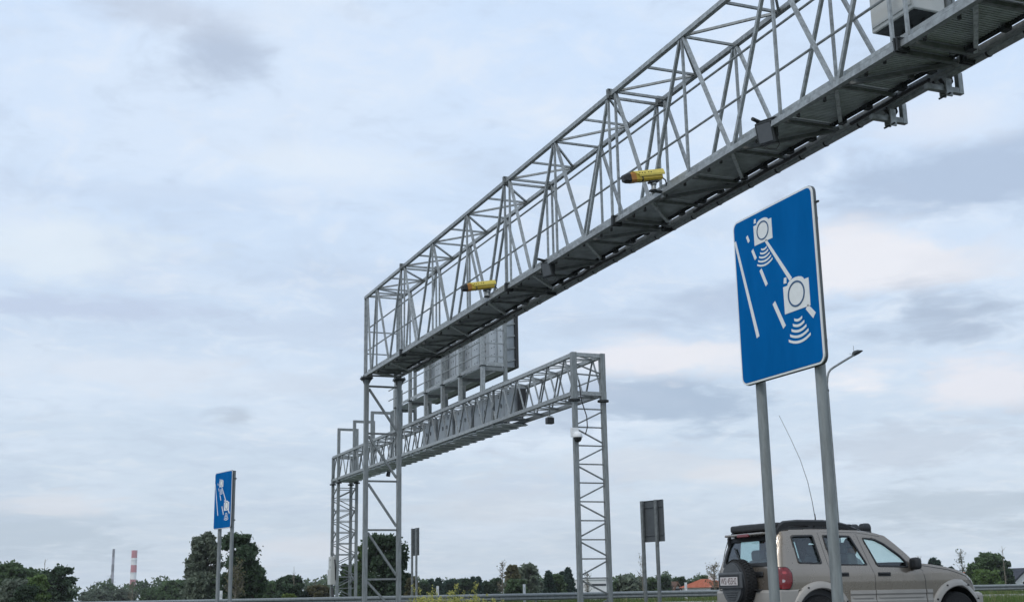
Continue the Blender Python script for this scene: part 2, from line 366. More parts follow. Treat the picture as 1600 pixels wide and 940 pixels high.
# ------------------------------------------------------------------ guard rail beyond the opposite carriageway
def guard_rail(Y, x0, n, zt, label):
    t = thing('guard_rail', label, 'guard rail', (x0, Y, .15))
    pr = [(0, 0), (-.05, .03), (-.085, .055), (-.085, .115), (-.03, .15), (-.015, .165), (-.03, .18), (-.085, .215), (-.085, .275), (-.05, .305), (0, .33)]
    th = .012; z0 = zt-.33; L = 4.0
    pl = [(d, z) for d, z in pr]+[(d+th, z) for d, z in reversed(pr)]
    proto = MB().prism([(0, d, z0-.15+z) for d, z in pl], (L+.12, 0, 0)).build('rail_beam', GALVP, t, True)
    post = MB().box((2, .055, (zt-.15)/2-.1), (.06, .10, zt-.15+.16)).build('post', GALVP, t, True)
    blk = MB().bbox((2, .02, zt-.32), (.10, .06, .20), .008).build('spacer', DARKST, t, True)
    bolt = MB().lathe([(.0, -.10), (.022, -.10), (.022, -.075)], (.06, 0, zt-.315), 'y', 6).build('bolt', DARKST, t, True)
    proto.location = (0, 0, 0)
    for i in range(n):
        for src in (proto, post, blk, bolt):
            c = src if i == 0 else src.copy()
            if i: COL.objects.link(c); c.parent = t
            c.location = (i*L, (.008 if (i % 2 and src is proto) else 0), 0)
    return t
guard_rail(56.3, -10, 22, .785, 'galvanised two-wave guard rail running along the far side of the motorway')
for px, h, Y, lab in ((819, 1.22, 57.3, 'white marker post behind the guard rail left of the tall gantry leg'), (1072, 1.18, 57.3, 'white marker post behind the guard rail between grey sign and red roof'), (345, 1.15, 57.2, 'white marker post between the legs of the far blue sign'), (683.5, 1.20, 57.3, 'white marker post behind the yellow flowers')):
    p = at(px, 930, Y); t = thing('marker_post', lab, 'marker post', (p.x, Y, .2), 0, 'marker posts behind the guard rail')
    MB().prism([(-.06, -.05, 0), (.06, -.05, 0), (.04, .05, 0), (-.04, .05, 0)], (0, 0, h-.2)).build('body', WHITEP, t, True)
    MB().box((0, -.056, h-.42), (.05, .006, .16)).build('reflector', CABG, t, True)

# ------------------------------------------------------------------ near sensor gantry
GX, GB, D = 8.97, 5.9+H, .935           # front chord plane, bottom chord height, depth
GT = 8.12+H; XB = GX+D
def near_gantry():
    t = thing('sensor_gantry', 'galvanised lattice gantry with yellow cameras crossing overhead from upper right', 'gantry', (GX+D/2, 32.8, 0))
    C = .074
    segs = [32.83, 29.24, 22.09, 17.34, 10.24, 5.45]; nm = [1.5, 3, 2, 3, 2]
    e = C/2
    for (a, b) in zip(segs[:-1], segs[1:]):
        for X in (GX, XB):
            for Z in (GB, GT): bar('chord', (X, a-.006, Z), (X, b+.006, Z), C, GALV, t)
    tops = []; mids = []
    m = 2.38
    tops = [32.62, 31.62, 29.24, 26.86, 24.47, 22.09, 19.71, 17.34, 14.97, 12.61, 10.24, 7.85, 5.45]
    for a, b in zip(tops[:-1], tops[1:]): mids.append((a+b)/2)
    spl = (29.24, 22.09, 17.34, 10.24)
    # webs of the two side faces
    for X, dx in ((GX, .0), (XB, .0)):
        for y in tops:
            if y in spl:
                for s in (-.13, .13): bar('upright', (X, y+s, GB+e), (X, y+s, GT-e), .037, GALV, t)
            else: bar('upright', (X, y, GB+e), (X, y, GT-e), .037, GALV, t)
        for i, y in enumerate(mids):
            for k, yt in ((1, tops[i]), (-1, tops[i+1])):
                s = .15 if yt in spl else .05
                bar('diagonal_brace', (X, y+k*.05, GB+e), (X, yt-k*s, GT-e), .047, GALV, t)
        bar('upright', (X, 32.79, GB+e), (X, 32.79, GT-e), .06, GALV, t)
    # top face: struts and zig-zag
    ins = C/2
    for i, y in enumerate(tops):
        if y in spl:
            for s in (-.13, .13): bar('top_strut', (GX+ins, y+s, GT), (XB-ins, y+s, GT), .042, GALV, t)
        else: bar('top_strut', (GX+ins, y, GT), (XB-ins, y, GT), .037, GALV, t)
    for i, y in enumerate(mids):
        bar('top_strut', (GX+ins, y, GT), (XB-ins, y, GT), .037, GALV, t)
        for yt, s in ((tops[i], -1), (tops[i+1], 1)):
            o = .17 if yt in spl else .06
            bar('top_brace', (GX+ins, yt+s*o, GT), (XB-ins, y-s*.05, GT), .037, GALV, t)
    # bottom face
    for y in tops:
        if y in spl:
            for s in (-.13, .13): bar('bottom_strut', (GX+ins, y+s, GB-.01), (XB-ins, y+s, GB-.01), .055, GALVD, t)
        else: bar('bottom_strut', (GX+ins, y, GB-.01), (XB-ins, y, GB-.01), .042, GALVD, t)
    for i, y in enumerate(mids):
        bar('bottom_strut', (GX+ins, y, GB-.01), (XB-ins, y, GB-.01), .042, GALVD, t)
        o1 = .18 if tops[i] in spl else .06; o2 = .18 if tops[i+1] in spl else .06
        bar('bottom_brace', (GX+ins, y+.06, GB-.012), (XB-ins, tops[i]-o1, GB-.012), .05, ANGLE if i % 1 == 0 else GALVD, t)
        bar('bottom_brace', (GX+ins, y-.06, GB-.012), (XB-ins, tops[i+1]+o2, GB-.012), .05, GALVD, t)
    # corrugated deck planks, one panel per half bay
    ys = sorted(set([round(v, 3) for v in tops+mids]))
    for a, b in zip(ys[:-1], ys[1:]):
        n = max(3, round((b-a)/.0435)); pts = []; w = (b-a+.006)/n
        for k in range(n):
            y0 = a-.003+k*w
            pts += [(y0, GB+.052), (y0+w*.56, GB+.052), (y0+w*.56, GB+.090), (y0+w, GB+.090)]
        x0, x1 = GX+.06, XB-.13
        vs = [(x0, y, z) for y, z in pts]+[(x1, y, z) for y, z in pts]; nn = len(pts)
        MB().add(vs, [(k, k+1, nn+k+1, nn+k) for k in range(nn-1)]).build('deck_panel', DECK, t)
    bar('deck_edge', (XB-.12, 32.7, GB+.045), (XB-.12, 5.5, GB+.045), .02, DARKST, t, .085)
    bar('toe_board', (GX+.075, 32.7, GB+.135), (GX+.075, 5.5, GB+.135), .012, GALV, t, .05)
    for z in (.72, 1.34):
        MB().tube([(GX+.075, 32.72, GB+z), (GX+.075, 5.5, GB+z)], .018, 8).build('handrail', GALV, t)
        bar('end_rail', (GX+.04, 32.76, GB+z-.1), (XB-.04, 32.76, GB+z-.1), .03, GALV, t)
    # bolted splices
    for y in spl:
        for X, o in ((GX, -1), (XB, 1)):
            for Z in (GB, GT):
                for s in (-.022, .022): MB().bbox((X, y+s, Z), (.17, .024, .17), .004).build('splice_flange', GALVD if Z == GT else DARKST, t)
                for bx in (-.06, .06):
                    for bz in (-.06, .06): MB().tube([(X+bx, y-.06, Z+bz), (X+bx, y+.06, Z+bz)], .013, 6).build('bolt', DARKST, t)
    # floor clamps under the deck
    rg = random.Random(3)
    for y in ys[1:-1]:
        for s in (-.33, .33):
            MB().box((GX+.09+rg.uniform(-.01, .03), y+s+rg.uniform(-.12, .12), GB-.005), (.03, .035, rg.uniform(.05, .10))).build('deck_clamp', DARKST, t)
            if y < 24: MB().box((XB-.15, y+s+.1, GB-.01), (.09, .10, .06)).build('deck_clamp', DARKST, t)
    # conduit strapped along the outer bottom chord
    MB().tube([(XB+.10, 31.5, GB-.03), (XB+.10, 5.5, GB-.03)], .046, 12).build('conduit', GALV, t)
    y = 31.2
    while y > 6:
        MB().lathe([(.052, -.012), (.054, -.012), (.054, .012), (.052, .012)], (XB+.10, y, GB-.03), 'y', 12).build('strap', CABLE, t); y -= rg.uniform(.5, .95)
    # cable bundles in the slot beside the deck
    for ya, yb in ((31, 23.4), (21.4, 18.6), (16.3, 13.1), (12.3, 10.5)):
        pts = []; y = ya
        while y > yb: pts.append((XB-.078+rg.uniform(-.012, .012), y, GB-.05+rg.uniform(-.02, .01))); y -= .3
        MB().tube(pts, .026, 6).build('cable_bundle', CABLE, t)
    # far leg: two posts and lacing
    for X in (GX, XB):
        yl = 32.62
        MB().bbox((X, yl, (GB-.12)/2), (.122, .122, GB-.12), .012).build('leg_post', GALVP, t)
        MB().bbox((X, yl, GB-.10), (.30, .30, .03), .004).build('leg_flange', DARKST, t)
        MB().bbox((X, yl, GB-.065), (.28, .28, .03), .004).build('leg_flange', GALVD, t)
        for bx in (-.11, .11):
            for by in (-.11, .11): MB().tube([(X+bx, yl+by, GB-.15), (X+bx, yl+by, GB-.02)], .014, 6).build('bolt', DARKST, t)
        MB().prism([(X-.14, yl-.01, GB-.12), (X-.067, yl-.01, GB-.12), (X-.067, yl-.01, GB-.27)], (0, .02, 0)).build('gusset', GALVD, t)
        MB().prism([(X+.14, yl-.01, GB-.12), (X+.067, yl-.01, GB-.12), (X+.067, yl-.01, GB-.27)], (0, .02, 0)).build('gusset', GALVD, t)
        MB().bbox((X, yl, .03), (.4, .4, .06), .01).build('base_plate', GALVD, t)
    zs = [GB-.33, 4.90+.72, 3.62+.72, 2.34+.72, 1.05+.72, .48]
    zs = [6.42, 5.12, 3.83, 2.53, 1.24, .25]
    for i in range(len(zs)):
        bar('leg_strut', (GX+.07, 32.62, zs[i]), (XB-.07, 32.62, zs[i]), .05, GALVD, t)
        if i < len(zs)-1: bar('leg_brace', (GX+.07, 32.62, zs[i]-.07), (XB-.07, 32.62, zs[i+1]+.10), .058, GALVP, t)
    # near leg, beside the camera outside the frame
    for X in (GX, XB):
        MB().bbox((X, 5.65, (GB-.05)/2), (.122, .122, GB-.05), .012).build('leg_post', GALVP, t)
    for i in range(len(zs)-1): bar('leg_brace', (GX+.07, 5.65, zs[i]-.07), (XB-.07, 5.65, zs[i+1]+.10), .058, GALVP, t)
    return t
near_gantry()

# sensor brackets below the outer chord
for i, (yb, lab) in enumerate(((10.62, 'square tube sensor bracket hanging under the gantry, nearest the dark flange'), (11.62, 'square tube sensor bracket hanging under the gantry, farther from the dark flange'))):
    t = thing('sensor_bracket', lab, 'bracket', (XB+.1, yb, GB-.05), 0, 'sensor brackets under the gantry')
    MB().bbox((.10, 0, -.10), (.07, .07, .27), .006).build('hanger', GALV, t, True)
    MB().bbox((-.17, 0, -.20), (.47, .07, .07), .006).build('arm', GALV, t, True)
    MB().bbox((-.11, -.052, -.19), (.09, .022, .22), .004).build('clamp_plate', GALV, t, True)
    MB().bbox((-.11, .052, -.19), (.09, .022, .17), .004).build('clamp_plate', GALVD, t, True)
    MB().tube([(-.13, -.10, -.28), (-.13, .10, -.28)], .012, 6).build('bolt', DARKST, t, True)
    MB().tube([(.0, .03, .03), (.04, .05, -.06), (.0, .06, -.12), (-.08, .05, -.11), (-.14, .05, -.05)], .022, 6).build('cable_loop', CABLE, t, True)

# yellow speed cameras
def camera_unit(px_f, py_f, yy, lab, bx=0., k=1.):
    p = at(px_f, py_f, yy)            # lens end
    t = thing('speed_camera', lab, 'camera', (GX-.02, yy, GB+.05), 0, 'yellow cameras on the gantry')
    f = Vector((p.x-(GX-.02), 0, p.z-(GB+.05))); b = Vector((bx, 0, f.z+.135)); ax = (b-f).normalized(); L = (b-f).length
    rot = Matrix.Rotation(-math.atan2(ax.z, ax.x), 3, 'Y')
    def P(x, y, z): return f + rot @ Vector((x, y, z))
    def loft(ring0, xs, name, m, parent=t):
        mb = MB(); n = len(ring0)
        for x, s in xs: mb.v += [tuple(P(x, y*s, z*s)) for y, z in ring0]
        for i in range(len(xs)-1):
            for k in range(n): mb.f.append((i*n+k, i*n+(k+1) % n, (i+1)*n+(k+1) % n, (i+1)*n+k))
        mb.f += [tuple(range(n))[::-1], tuple(range((len(xs)-1)*n, len(xs)*n))]; return mb.build(name, m, parent, True)
    oct_ = [(-.066, -.05), (-.045, -.076), (.045, -.076), (.066, -.05), (.066, .036), (.045, .066), (-.045, .066), (-.066, .036)]
    body = loft(oct_, [(.13, 1), (L-.02, 1)], 'housing', YEL)
    loft(oct_, [(.0, .70), (.05, .92), (.13, 1.02)], 'lens_hood', BLACK)
    loft(oct_, [(.118, 1.035), (.205, 1.035)], 'front_collar', ORG)
    cap = [(a*.88, b*.88) for a, b in [(-.088, -.012), (-.092, .02), (-.062, .094), (.062, .094), (.092, .02), (.088, -.012), (.08, -.012), (.083, .02), (.056, .084), (-.056, .084), (-.083, .02), (-.08, -.012)]]
    mb = MB(); n = len(cap)
    for x0, x1 in ((.17, .30), ): pass
    vs = [P(.16+(.10 if z < .03 else 0), y, z) for y, z in cap]+[P(L+.02, y, z) for y, z in cap]
    mb.add(vs, [(k, (k+1) % n, n+(k+1) % n, n+k) for k in range(n)]+[(0, 1, 10, 11), (1, 2, 9, 10), (2, 3, 8, 9), (3, 4, 7, 8), (4, 5, 6, 7)]+[tuple(n+i for i in q) for q in ((0, 11, 10, 1), (1, 10, 9, 2), (2, 9, 8, 3), (3, 8, 7, 4), (4, 7, 6, 5))]).build('sun_cap', YELD, t, True)
    for x in (.30, ): loft([(y*1.05, z*1.05) for y, z in oct_], [(x, 1), (x+.02, 1)], 'clip_band', DARKST)
    for k in range(5): MB().box(P(.27+k*.045+(.02 if k > 2 else 0), -.0735, .042), (.022, .004, .012), rot).build('lettering', BLACK, t, True)
    MB().bbox(P(L-.17, 0, -.10), (.16, .10, .03), .006, rot).build('mount_plate', DARKST, t, True)
    q = P(L-.17, 0, -.11); MB().lathe([(.045, 0), (.05, -.03), (.035, -.05), (.04, -.10), (.055, -.12)], q, 'z', 12).build('swivel', GALV, t, True)
    MB().bbox((q.x+.04, 0, q.z-.135), (.22, .07, .03), .006).build('bracket_arm', DARKST, t, True)
    MB().bbox((.02, 0, (q.z-.13)/2-.02), (.05, .06, abs(q.z-.13)+.16), .006).build('bracket_post', GALVD, t, True)
    MB().tube([P(L+.0, 0, -.04), P(L+.05, 0, -.09), P(L+.06, .02, -.17), (.07, .05, .02), (.11, .05, -.08), (.06, .06, -.13)], .011, 6).build('cable', CABLE, t, True)
camera_unit(973, 279, 15.75, 'yellow cylindrical camera on the lower gantry chord, the larger one nearer the upper right')
camera_unit(721, 450, 23.1, 'yellow cylindrical camera on the lower gantry chord, the smaller one at centre', .10)

# floodlights clipped to the bottom chord
for px, py, Y, s, lab in ((1196, 208, 12.9, 1.0, 'square grey floodlight with dangling cable under the gantry near the big blue sign'), (854.5, 421, 20.15, .93, 'small square grey floodlight under the gantry between the two yellow cameras')):
    p = at(px, py, Y); t = thing('floodlight', lab, 'floodlight', p, R(24), 'floodlights on the gantry')
    q = Matrix.Rotation(R(-14), 3, 'Y')
    MB().bbox(q @ Vector((.03, 0, 0)), (.085*s, .27*s, .31*s), .014, q).build('housing', DARKST, t, True)
    MB().bbox(q @ Vector((-.014*s, 0, 0)), (.012, .21*s, .245*s), .003, q).build('glass', LENS, t, True)
    for y in (-.145*s, .145*s): MB().bbox((.05, y, .07), (.05, .008, .26), .002).build('yoke', DARKST, t, True)
    MB().bbox((.05, 0, .195), (.06, .30*s, .012), .002).build('yoke', DARKST, t, True)
    MB().tube([(-.10, .12, .205), (.10, .12, .205)], .026, 8).build('photocell', DARKST, t, True)
    MB().tube([(.075, -.10, -.05), (.10, -.14, -.16), (.08, -.10, -.23), (.02, -.02, -.22), (.0, .02, -.18)], .007, 6).build('cable', CABLE, t, True)

# control cabinet inside the gantry, upper right
t = thing('control_cabinet', 'pale grey control cabinet mounted inside the gantry at the top right corner', 'cabinet', (9.42, 10.60, GB+.50))
MB().bbox((0, 0, .55), (.46, .74, 1.10), .012).build('housing', CABG, t, True)
MB().bbox((-.236, -.0, .56), (.016, .68, 1.02), .004).build('door', CABG, t, True)
MB().box((.0, 0, -.004), (.40, .68, .008)).build('base_plate', DARKST, t, True)
for y in (-.2, .0, .15): MB().tube([(.05, y, -.02), (.06, y, -.15), (.2, y-.1, -.38)], .018, 6).build('cable', CABLE, t, True)
for y in (-.36, .36): MB().box((.28, y, .3), (.06, .05, 1.6)).build('mounting_rail', GALVD, t, True)

# ------------------------------------------------------------------ far gantry carrying the message sign
def far_gantry():
    FX, FB, FT, FXB = 17.15, 6.37+H, 7.66+H, 18.2
    Y0, Y1 = 36.65, 69.3
    t = thing('message_sign_gantry', 'grey lattice gantry on tall legs standing behind, over the opposite carriageway', 'gantry', ((FX+FXB)/2, Y0, .1))
    C = .13; e = C/2
    for X in (FX, FXB):
        for Z in (FB, FT):
            for a, b in ((Y0, 44.0), (44.0, 57.0), (57.0, Y1)): bar('chord', (X, a+.004, Z), (X, b-.004, Z), C, GALV, t)
    n = 23; m = (Y1-Y0)/n
    for i in range(n):
        a = Y0+i*m
        for X in (FX, FXB):
            bar('diagonal_brace', (X, a+.05, FB+e), (X, a+m/2-.03, FT-e), .046, GALV, t)
            bar('diagonal_brace', (X, a+m-.05, FB+e), (X, a+m/2+.03, FT-e), .046, GALVD, t)
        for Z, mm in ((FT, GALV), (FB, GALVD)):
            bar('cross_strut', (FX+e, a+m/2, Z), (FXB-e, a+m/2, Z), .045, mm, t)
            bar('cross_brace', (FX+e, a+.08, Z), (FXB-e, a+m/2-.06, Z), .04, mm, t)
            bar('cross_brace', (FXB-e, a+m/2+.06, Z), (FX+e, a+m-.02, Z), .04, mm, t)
    for y in (44.0, 57.0):
        for X in (FX,):
            MB().bbox((X, y, (FB+FT)/2), (.10, .05, FT-FB+.24), .004).build('splice_post', GALVD, t)
            MB().lathe([(.14, -.02), (.14, .02)], (X-.06, y, (FB+FT)/2), 'x', 12).build('joint_plate', GALVD, t)
    # walkway planks under the truss; their ends hang below the outer chord
    k = 0; y = 43.4
    while y < Y1-.5:
        MB().bbox((FX+.60, y+.42, FB-.125), (1.10, .93, .045), .01, Matrix.Rotation(R(3.2), 3, 'X')).build('walkway_plank', DECK, t)
        if 41.5 < y < 62: MB().bbox((FXB+.0, y+.38, FB-.105), (.16, .72, .10), .03, Matrix.Rotation(R(6), 3, 'X')).build('walkway_bearer', DARKST, t)
        y += .92
    # end frames
    for y in (Y0, Y1):
        for Z in (FB, FT): bar('end_beam', (FX+e, y, Z), (FXB-e, y, Z), .13, GALV, t)
    bar('end_brace', (FX+e, Y0, FT-.3), (FXB-e, Y0, (FB+FT)/2+.04), .045, GALVD, t)
    bar('end_brace', (FX+e, Y0, FB+.2), (FXB-e, Y0, (FB+FT)/2-.08), .045, GALVD, t)
    bar('end_brace', (FX+e, Y0, (FB+FT)/2), (FXB-e, Y0, (FB+FT)/2-.03), .045, GALVD, t)
    # legs
    def leg(yl):
        for X in (FX, FXB):
            MB().bbox((X, yl, (FB-.28)/2+.05), (.155, .155, FB-.38), .014).build('leg_post', GALVP, t)
            MB().bbox((X, yl, FB-.06), (.19, .19, .30), .010).build('leg_head', GALVP, t)
            for dz in (-.25, -.215): MB().lathe([(.19, -.014), (.19, .014)], (X, yl, FB+dz), 'z', 12).build('leg_flange', DARKST, t)
            MB().bbox((X, yl, .13), (.45, .45, .06), .01).build('base_plate', GALVD, t)
        z = FB-.52; i = 0; st = .605
        while z > .5:
            bar('leg_strut', (FX+.075, yl, z), (FXB-.075, yl, z), .042, GALVD, t)
            if i % 2 == 0: bar('leg_brace', (FX+.075, yl, z-st+.10), (FXB-.075, yl, z-.08), .045, GALVD, t)
            else: bar('leg_brace', (FX+.075, yl, z-.08), (FXB-.075, yl, z-st+.10), .045, GALVD, t)
            z -= st; i += 1
    leg(Y0)
    for X in (FX, FXB): MB().bbox((X, Y0, (FB+FT)/2+.05), (.18, .18, FT-FB+.06), .01).build('end_post', GALVP, t)
    for yl in (Y1, Y1-1.25):
        leg(yl)
        for X in (FX, FXB): bar('end_post', (X, yl, FB), (X, yl, FT), .155, GALVP, t)
    z = FB-.9; i = 0
    while z > .6:                       # lacing between the two frames of the far leg
        for X in (FX, FXB):
            bar('leg_brace', (X, Y1-.08, z), (X, Y1-1.17, z-.5 if i % 2 else z+.5), .05, GALVD, t)
        z -= .61; i += 1
    # empty sign frames at the far end
    for y in (68.1, 64.7, 61.2):
        for X in (FX, FXB):
            bar('sign_frame_post', (X, y, FT+.08), (X, y, 9.08+H), .15, GALVP, t)
            bar('sign_frame_post', (X, y, FB+.08), (X, y, FT-.08), .13, GALVP, t)
        bar('sign_frame_head', (FX-.075, y, 9.08+H+.05), (FXB+.075, y, 9.08+H+.05), .13, GALVP, t)
    # uprights of the message sign with platform, rails and knee braces
    ups = (57.2, 54.9, 52.55, 50.2, 47.95, 45.3); PZ = 8.78+H
    for y in ups:
        bar('sign_post', (FX+.06, y, FT+.08), (FX+.06, y, 11.1+H), .14, GALV, t, .15)
        bar('sign_post', (FXB-.02, y, FT+.08), (FXB-.02, y, 11.1+H), .13, GALVP, t, .14)
        bar('platform_beam', (FX+.14, y-.01, PZ-.10), (FXB-.1, y-.01, PZ-.10), .09, GALVD, t, .14)
        bar('knee_brace', (FXB+.06, y+.03, PZ-.5), (FXB+.48, y+.03, PZ-.95), .06, DARKST, t)
        bar('knee_brace', (FXB+.06, y+.03, PZ-.75), (FXB+.48, y+.03, PZ-1.0), .06, DARKST, t)
        MB().bbox((FX+.06, y, PZ+.02), (.20, .24, .04), .004).build('post_collar', DARKST, t)
    bar('sign_outrigger', (FXB+.09, 57.3, PZ-.52), (FXB+.09, 45.2, PZ-.52), .05, DARKST, t)
    for a, b in zip(ups[:-1], ups[1:]):
        MB().bbox(((FX+FXB)/2-.02, (a+b)/2, PZ), (.80, abs(a-b)-.10, .045), .004).build('platform_panel', DECK, t)
        for z in (.52, 1.02):
            MB().tube([(FX+.02, a-.08, PZ+z), (FX+.02, b+.08, PZ+z)], .028, 8).build('handrail', GALV, t)
        bar('toe_board', (FX+.03, a-.1, PZ+.09), (FX+.03, b+.1, PZ+.09), .02, GALV, t, .14)
    for z in (.42, .95, 1.5): bar('end_rail', (FX+.14, 45.3, PZ+z), (FXB-.1, 45.3, PZ+z), .05, GALV, t)
    bar('end_rail', (FX+.14, 45.3, PZ+.10), (FXB-.1, 45.3, PZ+.10), .10, GALV, t, .16)
    for z in (.52, 1.02): MB().tube([(FX+.02, 58.3, PZ+z), (FX+.02, 57.25, PZ+z)], .028, 8).build('handrail', GALV, t)
    MB().bbox(((FX+FXB)/2-.02, 57.8, PZ), (.80, 1.0, .045), .004).build('platform_panel', DECK, t)
    # caged ladder up to the platform
    for dx in (0, .42): bar('ladder_stile', (FX+.3+dx, 58.35, FB), (FX+.3+dx, 58.35, PZ+1.1), .05, GALV, t)
    z = FB+.2
    while z < PZ+1.0: bar('ladder_rung', (FX+.3, 58.35, z), (FX+.72, 58.35, z), .03, GALV, t); z += .28
    # message sign seen from behind: sheet panels with rivets
    return t
far_gantry()
def message_sign():
    X0, Ya, Yb, Z0, Z1 = 18.32, 45.7, 55.9, 8.86+H, 10.95+H
    t = thing('message_sign', 'large electronic message sign seen from behind on the far gantry', 'message sign', (X0+.3, (Ya+Yb)/2, Z0))
    n = 10; w = (Yb-Ya)/n
    for i in range(n):
        y = Ya+w*(i+.5); p = MB().bbox((X0, y, (Z0+Z1)/2), (.03, w-.02, Z1-Z0), .004).build('back_panel', VMSM, t)
        rv = MB()
        for s in (-.42, -.14, .42):
            for k in range(7): rv.box((X0-.02, y+s*w, Z0+.15+(Z1-Z0-.3)*k/6), (.012, .05, .04))
        rv.build('rivet_row', DARKST, p)['kind'] = 'stuff'
        bar('stiffener', (X0-.035, y+w*.30, Z0+.02), (X0-.035, y+w*.30, Z1-.02), .10 if i % 2 else .16, VMSM if i % 2 else CABP, t, .04, up=(1, 0, 0))
    MB().bbox((X0+.24, (Ya+Yb)/2, (Z0+Z1)/2), (.42, Yb-Ya-.02, Z1-Z0-.02), .01).build('body', CABP, t)
    MB().bbox((X0+.52, (Ya+Yb)/2-.03, (Z0+Z1)/2+.08), (.14, Yb-Ya+.1, Z1-Z0+.18), .01).build('display_frame', BLACK, t)
    for k in range(4): bar('side_bracket', (X0+.1, Ya-.04, Z0+.25+.5*k), (X0+.44, Ya-.04, Z0+.32+.5*k), .05, GALV, t)
message_sign()
ed = [(660, 680.5), (684, 707), (711, 736.5), (740.5, 768.5), (773, 803.5)]
for i, (a, b) in enumerate(ed):
    ya, yb = atX(a, 690, 17.5).y, atX(b, 640, 17.5).y
    t = thing('equipment_cabinet', ['sheet metal equipment cabinet inside the far gantry, farthest left of five', 'sheet metal equipment cabinet inside the far gantry, second from left of five', 'sheet metal equipment cabinet inside the far gantry, middle of five', 'sheet metal equipment cabinet inside the far gantry, fourth from left of five', 'sheet metal equipment cabinet inside the far gantry, farthest right of five'][i], 'cabinet', (17.75, (ya+yb)/2, 6.47+H), 0, 'cabinets in the far gantry')
    w = ya-yb-.06
    MB().bbox((0, 0, .55), (.46, w, 1.10), .012).build('housing', CABP, t, True)
    for s in (-1, 1):
        d = MB().bbox((-.24, s*w/4, .55), (.02, w/2-.05, 1.02), .004).build('door', CABP, t, True)
        MB().bbox((-.265, s*w/4-.22*w/2*s, .55), (.03, .035, .16), .005).build('handle', DARKST, d, True)
        for z in (.9, .97): MB().box((-.255, s*w/4+.06, z), (.008, .13, .03)).build('marking', DARKST, d, True)
    MB().box((.05, -w/2-.09, .52), (.30, .12, 1.0)).build('gap_shade', BLACK, t, True)  # black block standing in for the shade in the gap beside each cabinet
# dome camera, lamp box and leg boxes on the far gantry
p = at(903, 683, 36.5); t = thing('dome_camera', 'white dome camera on the right leg of the far gantry', 'camera', (17.02, 36.5, p.z))
MB().bbox((.02, -.02, .16), (.26, .10, .30), .01).build('mount_plate', WHITEP, t, True)
MB().lathe([(.05, .16), (.12, .12), (.155, .04), (.165, -.02), (.16, -.04)], (.06, -.16, .02), 'z', 20).build('hood', WHITEP, t, True)
MB().lathe([(.135, -.02), (.135, -.08), (.10, -.16), (.04, -.195), (.01, -.20)], (.06, -.16, .02), 'z', 20).build('dome', BLACK, t, True)
MB().tube([(.22, -.02, 1.9), (.30, -.04, 1.2), (.46, -.05, .7), (.48, -.04, .35), (.40, -.03, .1)], .018, 6).build('cable', CABLE, t, True)
p = at(859, 657, 39.2); t = thing('loop_sensor', 'small black box sensor hung below the far gantry near its right leg', 'sensor', (p.x, 39.2, p.z))
MB().bbox((0, 0, 0), (.26, .22, .22), .02).build('housing', BLACK, t, True)
MB().bbox((0, 0, .15), (.22, .06, .04), .006).build('bracket', WHITEP, t, True)
bar('hanger', (p.x, 39.2, p.z+.16), (p.x, 39.2, 6.37+H), .04, GALVD, t)
p = at(607, 737, 62.5); t = thing('tilt_camera', 'small dark camera hanging under the far gantry beside the lattice leg', 'camera', (p.x, 62.5, p.z))
MB().tube([(.12, 0, .3), (.02, 0, .02), (-.03, 0, -.22)], [.09, .10, .11], 10).build('housing', BLACK, t, True)
bar('hanger', (p.x+.12, 62.5, p.z+.3), (p.x+.12, 62.5, 6.37+H), .05, GALVD, t)
p = at(523.5, 880, 69.0); t = thing('junction_box', 'pale grey junction box high on the far left gantry leg', 'junction box', (17.16, 68.75, p.z))
MB().bbox((-.13, 0, .0), (.26, .62, .76), .02).build('housing', CABG, t, True)
for z in (-.2, .2): MB().box((-.265, -.1, z), (.012, .08, .10)).build('latch', DARKST, t, True)
MB().tube([(-.1, -.5, .2), (-.12, -.75, -.2), (-.08, -.7, -.9)], .05, 6).build('cable', CABLE, t, True)
p = at(523.5, 901, 69.0); t = thing('junction_box', 'white tall junction box below the grey one on the far left gantry leg', 'junction box', (17.14, 68.75, p.z))
MB().bbox((-.14, 0, .0), (.28, .66, .82), .02).build('housing', CABG, t, True)
MB().box((.002, -.332, 0), (.24, .012, .76)).build('door', CABG, t, True)
MB().tube([(-.1, -.1, -.6), (-.1, -.2, -1.0), (-.05, -.25, -1.5)], .08, 6).build('cable', CABLE, t, True)

